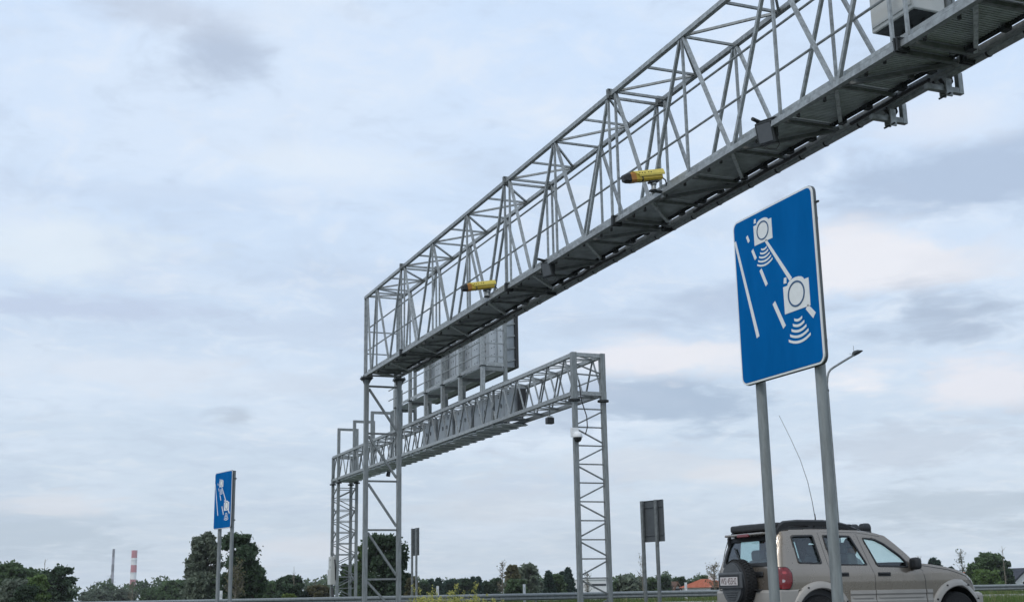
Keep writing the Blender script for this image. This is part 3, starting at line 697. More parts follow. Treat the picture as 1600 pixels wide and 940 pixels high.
# ------------------------------------------------------------------ road signs
def stroke(a, b, w, b2=None):
    a = Vector(a); b = Vector(b); n = Vector((-(b-a).y, (b-a).x)).normalized(); w2 = b2 or w
    return [a-n*w/2, a+n*w/2, b+n*w2/2, b-n*w2/2]
def camera_sign(name, loc, rz, label, zb, w=1.0, h=1.235, post=(.10, .10), post_u=(.22, .80), sink=0.):
    "local: u = -y (to the right as seen by traffic), face towards -x"
    t = thing(name, label, 'road sign', loc, rz)
    def rr(u0, u1, v0, v1, r, n=6):
        out = []
        for cu, cv, a0 in ((u1-r, v0+r, -90), (u1-r, v1-r, 0), (u0+r, v1-r, 90), (u0+r, v0+r, 180)):
            for k in range(n+1): a = R(a0+90*k/n); out.append((cu+r*math.cos(a), cv+r*math.sin(a)))
        return out
    def flat(poly, x, th, nm, m, par): return MB().prism([(x, -u, zb+v) for u, v in poly], (th, 0, 0)).build(nm, m, par, True)
    panel = flat(rr(0, w, 0, h, .06), -.012, .012, 'panel', WHT, t)
    flat(rr(.0145, w-.0145, .0145, h-.0145, .048), -.0145, .0025, 'blue_field', BLUE, panel)
    outer = rr(-.003, w+.003, -.003, h+.003, .063); 
    mb = MB(); inner = rr(.001, w-.001, .001, h-.001, .06); n = len(outer)
    vs = [(-.004, -u, zb+v) for u, v in outer]+[(.018, -u, zb+v) for u, v in outer]+[(.018, -u, zb+v) for u, v in inner]+[(.0, -u, zb+v) for u, v in inner]
    mb.add(vs, [(a*n+k, a*n+(k+1) % n, ((a+1) % 4)*n+(k+1) % n, ((a+1) % 4)*n+k) for a in range(4) for k in range(n)]).build('rim', SGREY, t, True)
    xs = -.0165
    def mark(poly, nm='marking'): return flat(poly, xs, .002, nm, WHT, panel)
    mark(stroke((.024, 1.10), (.250, .322), .024, .036), 'lane_line')
    for a, b, w0 in (((.187, 1.10), (.21, 1.05), .025), ((.247, .978), (.285, .90), .027), ((.337, .806), (.403, .675), .030), ((.476, .528), (.586, .328), .036)): mark(stroke(a, b, w0), 'lane_dash')
    mark(stroke((.425, 1.005), (.70, .645), .024, .034), 'lane_line'); mark(stroke((.862, .414), (.94, .337), .040, .046), 'lane_line')
    for (cu, cv, k) in ((.398, 1.075, .77), (.753, .513, 1.0)):
        w2, hh = .151*k, .098*k; pr = [(cu-w2, cv-hh), (cu+w2, cv-hh), (cu+w2, cv+hh)]
        bw = .098*k; br = .038*k
        for j in range(9): a = math.pi*j/8; pr.append((cu+bw*math.cos(a), cv+hh+br*math.sin(a)))
        pr += [(cu-w2, cv+hh)]
        c = mark(pr, 'camera_symbol')
        ring = MB(); rn = 40
        for rad in (.100*k, .0865*k):
            ring.v += [(xs-.0025, -(cu+rad*math.cos(2*math.pi*j/rn)), zb+cv+.018*k+rad*.92*math.sin(2*math.pi*j/rn)) for j in range(rn)]
        for rad in (.100*k, .0865*k):
            ring.v += [(xs-.0003, -(cu+rad*math.cos(2*math.pi*j/rn)), zb+cv+.018*k+rad*.92*math.sin(2*math.pi*j/rn)) for j in range(rn)]
        for j in range(rn):
            q = (j+1) % rn; ring.f += [(j, q, rn+q, rn+j), (j, q, 2*rn+q, 2*rn+j), (rn+j, rn+q, 3*rn+q, 3*rn+j)]
        ring.build('lens_ring', NAVY, panel, True)
        mark([(cu-.142*k, cv+.122*k), (cu-.108*k, cv+.118*k), (cu-.104*k, cv+.160*k), (cu-.134*k, cv+.162*k)], 'flash_symbol')
        for j in range(5):                # radio waves below
            v0 = cv-hh-.050*k-j*.0335*k; hw = (.046+.0205*j)*k; sag = .012*k+.0045*j*k; th = .0185*k
            up = [(cu+hw*s, v0-sag*(1-s*s)) for s in [i/5-1 for i in range(11)]]
            mark(up+[(u*1.0, v-th) for u, v in reversed(up)], 'wave_symbol')
    for u in post_u:
        MB().tube([(.024+post[0]/2, -u, 0), (.024+post[0]/2, -u, zb+h*.985)], post[0]/2, 16).build('post', GALVP, t, True)
        MB().lathe([(post[0]/2+.002, -.008), (post[0]/2+.002, .006), (.01, .012)], (.024+post[0]/2, -u, zb+h*.985), 'z', 16).build('post_cap', DARKST, t, True)
        for v in (.18, h-.2):
            MB().bbox((.03+post[0]/2, -u, zb+v), (post[0]+.012, post[1]+.012, .035), .01).build('clamp', GALVD, t, True)
    for v in (.18, h-.2): MB().bbox((.020, -w/2, zb+v), (.022, w*.94, .04), .003).build('back_rail', GALVD, t, True)
    MB().box((.016, -w-.014, zb+h-.13), (.012, .03, .012)).build('bolt', DARKST, t, True)
    return t
camera_sign('camera_sign', (5.0, 7.725, 0), 0, 'large blue section speed control sign with two white camera symbols in the right foreground', 1.45+H, 1.01, 1.25, (.076, .076), (.128, .853))
camera_sign('camera_sign', (4.74, 31.05, 0), R(14), 'smaller blue camera sign on two posts far off at left in front of trees', 1.62+H, 1.02, 1.36, (.092, .092), (.20, .93))
def back_sign(loc, rz, w, h, zb, post_u, label):
    t = thing('grey_sign', label, 'road sign', loc, rz)
    MB().bbox((0, -w/2, zb+h/2), (.012, w, h), .004).build('panel', SGREY, t, True)
    for u in (0, w): MB().bbox((-.012, -u, zb+h/2), (.03, .02, h), .003).build('edge_fold', SGREY, t, True)
    for v in (0, h): MB().bbox((-.012, -w/2, zb+v), (.03, w, .02), .003).build('edge_fold', SGREY, t, True)
    for v in (.2, h-.2): MB().bbox((-.022, -w/2, zb+v), (.02, w*.96, .04), .003).build('back_rail', SGREY, t, True)
    for u in post_u:
        MB().bbox((-.085, -u, (zb+h*1.01)/2), (.09, .10, zb+h*1.01), .014).build('post', GALVD, t, True)
    return t
back_sign((at(1002.5, 815, 35.75).x, 35.75, 0), R(14.5), 1.04, 1.28, at(1006, 846, 35.5).z, (.14, .78), 'grey back of a sign on two posts beside the silver car')
back_sign((at(645, 850, 57.4).x, 57.4, 0), 0, 1.0, 1.25, at(645, 867, 57).z, (.16, .82), 'narrow grey back of a sign right of the lattice leg')

# ------------------------------------------------------------------ street lamp
p = at(1292.3, 600, 57.0); t = thing('street_lamp', 'tall street lamp with bent arm and flat head behind the big blue sign', 'street lamp', (p.x, 57.0, .15))
z1 = p.z
MB().tube([(p.x, 57, .15), (p.x, 57, z1*.55), (p.x, 57, z1-.3)], [.105, .085, .07], 12).build('pole', GALVP, t)
e_, m_ = at(1334, 554.5, 57.0), at(1298, 577, 57.0)
b_ = at(1292.8, 590, 57.0)
MB().tube([(p.x, 57, z1-.35), (p.x, 57, z1), b_, at(1294.5, 582, 57), m_, at(1303, 573.3, 57), at(1318, 564, 57), e_], .062, 10).build('arm', GALVD, t)
MB().lathe([(.085, -.06), (.085, .06)], (p.x, 57, z1-.35), 'z', 10).build('collar', DARKST, t)
a, b = at(1332, 556, 57), at(1348.5, 547.5, 57)
d = (b-a).normalized(); up = Vector((-d.z, 0, d.x)); hd = MB()
prof = [(-.05, 0, .07), (.12, .10, .20), (.35, .12, .26), (.6, .08, .22), (.82, .04, .12), (1.0, .0, .03)]
top = []; Lh = (b-a).length
for f, hh, w in prof:
    c = a+d*Lh*f; hd.v += [tuple(c+up*hh+Vector((0, -w*.5, 0))), tuple(c+up*(hh+.10*min(1, w*5))), tuple(c+up*hh+Vector((0, w*.5, 0))), tuple(c-up*.06*min(1, w*5))]
for i in range(len(prof)-1):
    for k in range(4): hd.f.append((i*4+k, i*4+(k+1) % 4, (i+1)*4+(k+1) % 4, (i+1)*4+k))
hd.f += [(3, 2, 1, 0), tuple(range(4*len(prof)-4, 4*len(prof)))]
hd.build('lamp_head', DARKST, t)
q = a+d*Lh*.15; bar('bird_spike', q+Vector((0, 0, .05)), q+Vector((0, 0, .55)), .02, GALV, t)
bar('side_spike', q, q+Vector((-.32, 0, .08)), .02, GALV, t)
# ------------------------------------------------------------------ off-road car
CX, CY = 10.93, 17.13                      # rear body corner, car centre line
def prof(tab, x):
    for (a, va), (b, vb) in zip(tab[:-1], tab[1:]):
        if x <= b: return va+(vb-va)*max(0, (x-a)/(b-a))
    return tab[-1][1]
ROOF = [(.18, 1.665), (.35, 1.69), (.8, 1.705), (1.27, 1.70), (1.66, 1.68), (1.95, 1.645), (2.13, 1.60)]
HOOD = [(2.60, 1.175), (2.9, 1.145), (3.2, 1.10), (3.45, 1.045), (3.65, .975), (3.80, .89), (3.90, .78), (3.95, .62), (3.95, .46)]
REAR = [(.44, .05), (.55, .0), (.80, -.02), (1.10, .0), (1.35, .06), (1.55, .13), (1.665, .18)]   # z -> x
def half(x, z):
    w = prof([(.40, .80), (.50, .855), (.60, .872), (.90, .88), (1.02, .878), (1.10, .862), (1.16, .842), (1.60, .715), (1.66, .69), (1.70, .655), (1.73, .60)], z)
    if x > 3.25: w -= .26*((x-3.25)/.7)**2
    rx = prof(REAR, z); dx = x-rx
    if dx < .16: w -= .085*(1-max(0, dx)/.16)**2
    return w
def shell(outer, holes, mapf, du, dv, name, m, parent, th=.0, flip=False):
    "flat outline with holes, diced finely, then bent to shape"
    loops = [outer]+holes
    tri = tessellate_polygon([[Vector((u, v, 0)) for u, v in l] for l in loops]); pts = [p for l in loops for p in l]
    bm = bmesh.new(); vs = [bm.verts.new((u, v, 0)) for u, v in pts]
    for a, b, c in tri:
        try: bm.faces.new((vs[a], vs[b], vs[c]))
        except ValueError: pass
    us = [p[0] for p in pts]; ws = [p[1] for p in pts]
    for ax, lo, hi, st in ((0, min(us), max(us), du), (1, min(ws), max(ws), dv)):
        k = lo+st
        while k < hi-1e-4:
            co = [0, 0, 0]; co[ax] = k; no = [0, 0, 0]; no[ax] = 1
            bmesh.ops.bisect_plane(bm, geom=bm.verts[:]+bm.edges[:]+bm.faces[:], plane_co=co, plane_no=no, dist=1e-5); k += st
    bmesh.ops.remove_doubles(bm, verts=bm.verts[:], dist=1e-4)
    for v in bm.verts: v.co = Vector(mapf(v.co.x, v.co.y))
    bmesh.ops.recalc_face_normals(bm, faces=bm.faces[:])
    me = bpy.data.meshes.new(name); bm.to_mesh(me); bm.free(); me.shade_smooth(); me.materials.append(m)
    o = bpy.data.objects.new(name, me); COL.objects.link(o); o.parent = parent
    if th:
        s = o.modifiers.new('thick', 'SOLIDIFY'); s.thickness = th; s.offset = 0
    return o
def rpoly(pts, r=.03, n=4):
    "round the corners of a polygon"
    out = []; N = len(pts)
    for i in range(N):
        p = Vector(pts[i]); a = (Vector(pts[i-1])-p); b = (Vector(pts[(i+1) % N])-p); ra = min(r, a.length*.45, b.length*.45); a.normalize(); b.normalize()
        p0, p1 = p+a*ra, p+b*ra
        for k in range(n+1): t = k/n; q = p0*(1-t)**2+p*2*t*(1-t)+p1*t*t; out.append((q.x, q.y))
    return out
def grow(pts, d):
    c = Vector((sum(p[0] for p in pts)/len(pts), sum(p[1] for p in pts)/len(pts))); out = []
    N = len(pts)
    for i in range(N):
        p = Vector(pts[i]); a = (p-Vector(pts[i-1])).normalized(); b = (Vector(pts[(i+1) % N])-p).normalized()
        na, nb = Vector((a.y, -a.x)), Vector((b.y, -b.x)); nn = (na+nb).normalized(); s = 1 if nn.dot(p-c) > 0 else -1
        out.append(tuple(p+nn*s*d))
    return out
def suv():
    t = thing('off_road_car', 'champagne silver off-road car with rear spare wheel driving off to the right', 'car', (CX, CY, 0))
    wc = (.72, 3.37); ar = .445
    arch = lambda cx, a0, a1, r=ar: [(cx+r*math.cos(R(a)), .365+r*math.sin(R(a))) for a in np.linspace(a0, a1, 15)]
    out = [(x, z) for z, x in REAR]+ROOF[1:]+[(2.30, 1.465), (2.45, 1.33)]+HOOD+arch(wc[1], 12, 168)+[(2.88, .42), (1.2, .42)]+arch(wc[0], 12, 168)
    clean = [out[0]]
    for p in out[1:]:
        if (Vector(p)-Vector(clean[-1])).length > 1e-3: clean.append(p)
    q = [(.36, 1.605), (.765, 1.615), (.815, 1.175), (.385, 1.185)]
    rd = [(.94, 1.615), (1.46, 1.60), (1.665, 1.145), (1.0, 1.155)]
    fd = [(1.685, 1.575), (1.92, 1.555), (2.08, 1.48), (2.34, 1.29), (2.43, 1.185), (2.43, 1.105), (1.85, 1.125)]
    wins = [('quarter_window', q), ('rear_door_window', rd), ('front_door_window', fd)]
    for s, side in ((-1, 'near'), (1, 'far')):
        mp = lambda x, z, s=s, o=0.: (x, s*(half(x, z)+o), z)
        shell(clean, [rpoly(w, .035) for _, w in wins], mp, .03, .04, 'body_side', PAINT, t, .035)
        MB().tube([mp(prof(REAR, z), z, s, -.004) for z in np.linspace(.5, 1.66, 30)], .022, 8).build('rear_corner', PAINT, t, True)
        for nm, w in wins:
            g = rpoly(grow(w, .012), .035); fr = shell(rpoly(grow(w, .006), .035), [rpoly(grow(w, -.024), .03)], lambda x, z, s=s: mp(x, z, s, .010), .1, .08, 'window_seal', BLACK, t, .03)
            shell(g, [], lambda x, z, s=s: mp(x, z, s, -.012), .1, .08, nm, GLS if nm[0] == 'f' else GLSD, t)
        # shut lines
        def seam(pts, w=.009):
            mb = MB(); P = [Vector(p) for p in pts]; fine = []
            for a, b in zip(P[:-1], P[1:]):
                k = max(1, int((b-a).length/.05)); fine += [a.lerp(b, i/k) for i in range(k)]
            fine.append(P[-1])
            mb.tube([mp(p.x, p.y, s, .0165) for p in fine], w/2, 5); mb.build('shut_line', BLACK, t, True)
        seam([(1.585, 1.635), (1.72, 1.115), (1.765, .99), (1.755, .70), (1.755, .50)]); seam([(2.50, 1.17), (2.70, 1.06), (2.735, .92), (2.735, .52)])
        seam([(.865, 1.66), (.915, 1.2), (.95, 1.05), (1.12, .78)]); seam([(.88, 1.665), (1.6, 1.655), (2.03, 1.595)])
        seam([(2.62, 1.145), (3.2, 1.065), (3.6, .96), (3.82, .83)], .012)
        # wheel arch flares
        for k, cx in enumerate(wc):
            mb = MB(); rows = []
            for a in np.linspace(-4, 184, 33):
                row = []
                for rr_, oy in ((.438, .0), (.440, .062), (.455, .075), (.505, .066), (.548, .030), (.556, .004)):
                    x = cx+rr_*math.cos(R(a))*(1.02 if k else 1.04); z = .365+rr_*math.sin(R(a)); zz = max(z, .33)
                    row.append((x, s*(half(min(x, 3.7), min(max(zz, .55), .9))+oy+(.0 if x < 3.5 else -.02)), zz))
                rows.append(row)
            for r in rows: mb.v += r
            for i in range(32):
                for j in range(5): mb.f.append((i*6+j, i*6+j+1, (i+1)*6+j+1, (i+1)*6+j))
            mb.sm = True; fl = mb.build('wheel_arch_flare', CLAD, t, True)
            for a in (28, 62, 118, 152):
                x, z = cx+.515*math.cos(R(a)), .365+.515*math.sin(R(a)); MB().lathe([(.014, -.01), (.014, .01), (.006, .014)], (x, s*(half(min(x, 3.7), .8)+.064), z), 'y', 8).build('bolt', BLACK, fl, True)
            liner = MB()
            liner.v += [(cx+r_*math.cos(R(a)), s*y_, .365+r_*math.sin(R(a))) for y_, r_ in ((.86, .44), (.50, .44)) for a in np.linspace(-10, 190, 21)]
            liner.f += [(i, i+1, 22+i, 21+i) for i in range(20)]; liner.f.append(tuple(range(21, 42))); liner.build('wheel_well', BLACK, t, True)
        # door mouldings
        for x0, x1 in ((1.27, 1.748), (1.764, 2.725), (2.745, 2.86)):
            mo = MB(); n = 8
            for i in range(n+1):
                x = x0+(x1-x0)*i/n; yb = half(x, .7)
                mo.v += [(x, s*(yb+.004), .775), (x, s*(yb+.030), .765), (x, s*(yb+.034), .715), (x, s*(yb+.022), .690), (x, s*(yb+.026), .62), (x, s*(yb+.034), .605), (x, s*(yb+.030), .55), (x, s*yb, .44)]
            for i in range(n):
                for j in range(7): mo.f.append((i*8+j, i*8+j+1, (i+1)*8+j+1, (i+1)*8+j))
            mo.f += [tuple(range(8)), tuple(range(n*8, n*8+8))]; mo.build('door_cladding', CLAD, t, True)
            if x1-x0 > .3: MB().bbox(((x0+x1)/2, s*(half(x0, .66)+.030), .655), (x1-x0-.1, .012, .022), .004).build('cladding_rib', CLAD, t, True)
        # handles, mirror, tail lamp
        for x, z in ((1.945, 1.005), (1.15, 1.01)):
            hb = MB().bbox((x, s*(half(x, z)+.012), z), (.25, .016, .065), .02).build('door_handle', BLACK, t, True)
            MB().bbox((x+.01, s*(half(x, z)+.035), z+.012), (.20, .022, .026), .008).build('grip', BLACK, hb, True)
        mr = MB().bbox((2.49, s*.99, 1.165), (.12, .20, .185), .045).build('door_mirror', BLACK, t, True); mr.data.shade_smooth()
        MB().bbox((2.52, s*.89, 1.10), (.10, .14, .06), .02).build('mirror_arm', BLACK, t, True)
        tl = rpoly([(.015, .805), (.165, .805), (.215, .90), (.215, 1.05), (.15, 1.125), (.012, 1.125)], .04)
        shell(grow(tl, .012), [], lambda x, z, s=s: mp(x, z, s, .014), .04, .04, 'lamp_surround', BLACK, t, .03)
        shell(tl, [], lambda x, z, s=s: mp(x, z, s, .022), .04, .04, 'tail_lamp', REDL, t, .03)
        shell(rpoly([(.015, .905), (.075, .905), (.095, .93), (.075, .95), (.015, .95)], .012), [], lambda x, z, s=s: mp(x, z, s, .040), .04, .04, 'reversing_lens', CLRL, t)
        shell(rpoly([(.06, 1.03), (.12, 1.03), (.12, 1.07), (.06, 1.07)], .018), [], lambda x, z, s=s: mp(x, z, s, .040), .04, .04, 'painted_glint', mat('lamp_highlight', (.42, .07, .08), .15), t)  # bright glint on the tail lamp, painted as a paler red spot
        # roof rail: thick black bar on feet, dropping at both ends
        pts = [(.16, 1.70), (.22, 1.775), (.30, 1.825), (.55, 1.845), (1.04, 1.845), (1.30, 1.825), (1.48, 1.785), (1.66, 1.725), (1.80, 1.67)]
        rl = MB()
        for x, z in pts: rl.v += [(x, s*.60, z-.085), (x, s*.66, z-.075), (x, s*.668, z-.01), (x, s*.63, z+.015), (x, s*.585, z+.005), (x, s*.58, z-.07)]
        for i in range(len(pts)-1):
            for j in range(6): rl.f.append((i*6+j, i*6+(j+1) % 6, (i+1)*6+(j+1) % 6, (i+1)*6+j))
        rl.f += [tuple(range(6)), tuple(range(len(pts)*6-6, len(pts)*6))]; rl.sm = True; rl.build('roof_rail', BLACK, t, True)
        bl = MB()
        for x, z in pts[1:-1]: bl.v += [(x, s*.635, prof(ROOF, x)-.005), (x, s*.62, z-.05+.0)]
        for x in (.30, .95, 1.5): MB().bbox((x, s*.625, prof(ROOF, x)+.045), (.16, .05, .12), .015).build('rail_foot', BLACK, t, True)
        MB().bbox((.95, s*.632, 1.715), (1.5, .03, .05), .01).build('rail_base', BLACK, t, True)
    # roof, bonnet, nose
    def loft(tab, name, m, crown, nx=28, ny=12):
        mb = MB(); x0, x1 = 0, len(tab)-1
        for i in range(nx+1):
            f = i/nx*x1; k = min(int(f), x1-1); u = f-k; x = tab[k][0]*(1-u)+tab[k+1][0]*u; z = tab[k][1]*(1-u)+tab[k+1][1]*u
            w = half(x, z)+.004
            for j in range(ny+1):
                v = -1+2*j/ny; mb.v.append((x+(.06*(1-v*v) if name == 'bonnet' and z < 1.0 else 0), w*v, z+crown*(1-abs(v)**2.6)))
        n = ny+1
        for i in range(nx):
            for j in range(ny): mb.f.append((i*n+j, i*n+j+1, (i+1)*n+j+1, (i+1)*n+j))
        mb.sm = True; o = mb.build(name, m, t, True); return o
    loft(ROOF, 'roof', PAINT, .035); loft(HOOD, 'bonnet', PAINT, .03)
    # windscreen
    mb = MB(); n = 10
    for i in range(9):
        f = i/8; x = 2.12+(2.62-2.12)*f; z = 1.60+(1.17-1.60)*f; w = half(2.13+.4*f, z)-.02
        for j in range(n+1): v = -1+2*j/n; mb.v.append((x+.10*(1-v*v), w*v, z+.02*(1-v*v)))
    for i in range(8):
        for j in range(n): mb.f.append((i*(n+1)+j, i*(n+1)+j+1, (i+1)*(n+1)+j+1, (i+1)*(n+1)+j))
    mb.sm = True; mb.build('windscreen', GLS, t, True)
    # tailgate with rear glass
    mpr = lambda y, z, o=0.: (prof(REAR, z)-.03*(1-(y/.8)**2)-o, y, z)
    wz = [.44, .6, .8, 1.0, 1.1, 1.2, 1.35, 1.5, 1.6, 1.665]
    ol = [(-(half(prof(REAR, z), z)), z) for z in wz]; outl = ol+[(-y, z) for y, z in reversed(ol)]
    rw = [(-.64, 1.19), (.64, 1.19), (.575, 1.575), (-.575, 1.575)]
    shell(outl, [rpoly(rw, .05)], mpr, .08, .06, 'tailgate', PAINT, t, .03)
    shell(rpoly(grow(rw, .055), .06), [rpoly(grow(rw, -.03), .05)], lambda y, z: mpr(y, z, .018), .1, .08, 'rear_window_frame', BLACK, t, .02)
    shell(rpoly(grow(rw, .01), .05), [], lambda y, z: mpr(y, z, .004), .1, .08, 'rear_window', GLSD, t)
    for sy in (-.745, .745):
        MB().tube([mpr(sy+.02*(z-1.2)*(-1 if sy > 0 else 1), z, .004) for z in (.86, 1.0, 1.2, 1.4, 1.6)], .006, 5).build('shut_line', BLACK, t, True)
    MB().bbox((.06, 0, 1.655), (.20, 1.10, .04), .015).build('roof_spoiler', PAINT, t, True)
    MB().bbox((-.03, 0, 1.640), (.035, .34, .05), .012).build('brake_lamp', REDL, t, True)
    MB().bbox((.085, .60, 1.56), (.06, .05, .16), .015).build('hinge', BLACK, t, True)
    MB().bbox((-.055, -.40, 1.04), (.03, .26, .075), .02).build('tailgate_handle', BLACK, t, True)
    wp = MB().tube([(-.02, .02, 1.20), (-.0, .25, 1.33), (.05, .40, 1.46)], .012, 6).build('rear_wiper', BLACK, t, True)
    # roof rack cross bars, fairing and lamp pods
    fa = MB().bbox((.26, 0, 1.765), (.30, 1.22, .11), .03).build('rear_fairing', BLACK, t, True)
    for x, z in ((.75, 1.80), (1.30, 1.79)): MB().bbox((x, 0, z-.02), (.10, 1.2, .06), .012).build('cross_bar', BLACK, t, True)
    MB().bbox((1.92, 0, 1.675), (.20, 1.16, .04), .015).build('lamp_bar', BLACK, t, True)
    for y in (-.47, -.17, .17, .47):
        pod = MB().lathe([(.03, -.10), (.075, -.07), (.085, .0), (.085, .06), (.07, .07)], (1.97, y, 1.735), 'x', 16).build('roof_lamp', BLACK, t, True)
        MB().lathe([(.068, .0), (.06, .012)], (2.035, y, 1.735), 'x', 16).build('lens', LENS, pod, True)
    # bumpers
    for s_ in (1,):
        rb = MB(); sec = [(.0, .80), (-.10, .795), (-.135, .76), (-.14, .62), (-.11, .50), (-.02, .47)]
        ring = []
        for y in np.linspace(-.93, .93, 17):
            e = max(0, abs(y)-.74)/.19; ring.append([(px+.42*e**2, y if abs(y) < .9 else math.copysign(.915, y), pz) for px, pz in sec])
        for r in ring: rb.v += r
        for i in range(16):
            for j in range(5): rb.f.append((i*6+j, i*6+j+1, (i+1)*6+j+1, (i+1)*6+j))
        rb.sm = True; rb.build('rear_bumper', CLAD, t, True)
    for s_ in (-1, 1): MB().bbox((.15, s_*.885, .64), (.34, .06, .31), .02).build('bumper_corner', CLAD, t, True)
    MB().bbox((-.12, 0, .80), (.10, 1.1, .02), .006).build('step_pad', BLACK, t, True)
    MB().bbox((4.0, 0, .58), (.18, 1.36, .26), .06).build('front_bumper', CLAD, t, True)
    # wheels
    for cx in wc:
        for s in (-1, 1):
            tyre = MB().lathe([(.20, -.105), (.33, -.11), (.355, -.085), (.362, -.04), (.362, .04), (.355, .085), (.33, .11), (.20, .105)], (cx, s*.765, .362), 'y', 36).build('wheel', BLACKR, t, True)
            MB().lathe([(.05, s*.10), (.19, s*.085), (.205, s*.10), (.21, s*.02)], (cx, s*.765, .362), 'y', 24).build('rim', RIM, tyre, True)
            for k in range(5):
                a = 2*math.pi*k/5; MB().bar((cx+.05*math.cos(a), s*.872, .362+.05*math.sin(a)), (cx+.19*math.cos(a), s*.862, .362+.19*math.sin(a)), .05, .025, (0, 1, 0)).build('spoke', RIM, tyre, True)
    # spare wheel with hard cover and number plate
    sy, sz = -.10, .905
    sp = MB().lathe([(.18, -.09), (.30, -.09), (.335, -.105), (.355, -.17), (.362, -.20), (.362, -.25), (.352, -.285), (.325, -.31), (.2, -.31)], (0, sy, sz), 'x', 44).build('spare_wheel', BLACKR, t, True)
    for k in range(44):
        a = 2*math.pi*k/44
        for xo, da in ((-.165, 0), (-.225, .07), (-.275, 0)): MB().box((xo, sy+.364*math.cos(a+da), sz+.364*math.sin(a+da)), (.042, .014, .026), Matrix.Rotation(a+da, 3, 'X')).build('tread_block', BLACKR, sp, True)
    MB().lathe([(.325, -.305), (.318, -.335), (.29, -.345)], (0, sy, sz), 'x', 44).build('cover_rim', BLACK, sp, True)
    CP = mat('cover_plastic', (.075, .08, .083), .55, 0, .08, 6.)
    cv = []
    for k in range(40):
        a = 2*math.pi*k/40; y, z = .285*math.cos(a), .285*math.sin(a)*1.08; cv.append((y, z))
    MB().prism([(-.335, sy+y, sz+z) for y, z in cv], (-.025, 0, 0)).build('cover', CP, sp, True)
    MB().bbox((-.372, sy+.0, sz+.045), (.05, .66, .25), .03).build('plate_holder', CP, sp, True)
    MB().box((-.398, sy+.0, sz+.045), (.006, .58, .175)).build('plate_recess', BLACK, sp, True)
    pl = MB().bbox((-.403, sy+.0, sz+.035), (.008, .50, .125), .003).build('number_plate', PLATE, sp, True)
    txt('WSI 455H2', pl, (-.4085, sy+.225, sz-.012), .105, .45, PTXT)
    for k in range(4): MB().bbox((-.366, sy, sz-.13-.035*k), (.02, .36-.05*k, .014), .004).build('cover_rib', CP, sp, True)
    # cabin
    MB().bbox((1.75, 0, .50), (3.0, 1.5, .10), .03).build('floor', INTR, t, True)
    MB().bbox((2.50, 0, 1.02), (.36, 1.52, .22), .06).build('dashboard', INTR, t, True)
    for s in (-1, 1): MB().bbox((1.4, s*.80, .85), (2.4, .05, .5), .02).build('door_card', INTR, t, True)
    for y in (-.38, .38):
        seat(t, 1.84, y, .47)
    MB().bbox((.78, 0, .72), (.46, 1.34, .22), .06).build('rear_bench', SEAT, t, True)
    MB().bbox((.56, 0, 1.0), (.17, 1.34, .56), .06, Matrix.Rotation(R(-12), 3, 'Y')).build('rear_backrest', SEAT, t, True)
    for y in (-.42, 0, .42): MB().bbox((.49, y, 1.345), (.11, .26, .17), .045).build('headrest', SEAT, t, True)
    sw = MB(); pts = []
    for k in range(25): a = 2*math.pi*k/24; v = Vector((0, .185*math.cos(a), .185*math.sin(a))); v.rotate(Matrix.Rotation(R(25), 3, 'Y')); pts.append(Vector((2.22, .38, 1.08))+v)
    sw.tube(pts, .015, 6).build('steering_wheel', BLACK, t, True)
    mirror = MB().bbox((2.12, 0, 1.50), (.03, .22, .06), .012).build('inside_mirror', BLACK, t, True)
    MB().tube([(2.16, 0, 1.56), (2.12, 0, 1.51)], .008, 5).build('stem', BLACK, mirror, True)
    # long whip aerial
    b0 = at(1274, 812, 16.85); w = [at(1274, 811, 16.85), at(1269, 783, 16.85), at(1262, 752, 16.85), at(1250.5, 718, 16.85), at(1235, 684, 16.85), at(1217.5, 649, 16.85)]
    o = Vector((CX, CY, 0)); base = Vector((b0.x-CX, 16.85-CY, 0))
    MB().lathe([(.02, 1.70), (.016, 1.80), (.012, b0.z), (.006, b0.z+.10)], (base.x, base.y, 0), 'z', 8).build('aerial_base', BLACK, t, True)
    MB().tube([v-o for v in w], [.006, .005, .0045, .004, .0035, .003], 5).build('aerial', BLACK, t, True)
    return t
def seat(t, x, y, z):
    MB().bbox((x+.10, y, z+.22), (.50, .50, .18), .07).build('front_seat', SEAT, t, True)
    MB().bbox((x-.19, y, z+.58), (.16, .48, .62), .06, Matrix.Rotation(R(-14), 3, 'Y')).build('front_backrest', SEAT, t, True)
    MB().bbox((x-.30, y, z+.955), (.10, .27, .18), .045).build('headrest', SEAT, t, True)
def txt(s, parent, loc, size, width, m):
    cu = bpy.data.curves.new('lettering', 'FONT'); cu.body = s; cu.size = size*1.35; cu.extrude = .0012; cu.align_x = 'LEFT'
    ob = bpy.data.objects.new('tmp', cu); COL.objects.link(ob); dg = bpy.context.evaluated_depsgraph_get(); me = bpy.data.meshes.new_from_object(ob.evaluated_get(dg)); bpy.data.objects.remove(ob)
    xs = [v.co.x for v in me.vertices]; k = width/(max(xs)-min(xs)); x0 = min(xs)
    for v in me.vertices: v.co = Vector((v.co.z*-1, -(v.co.x-x0)*k, v.co.y))
    me.name = 'lettering'; me.materials.append(m); o = bpy.data.objects.new('lettering', me); COL.objects.link(o); o.parent = parent; o.location = loc; return o
suv()
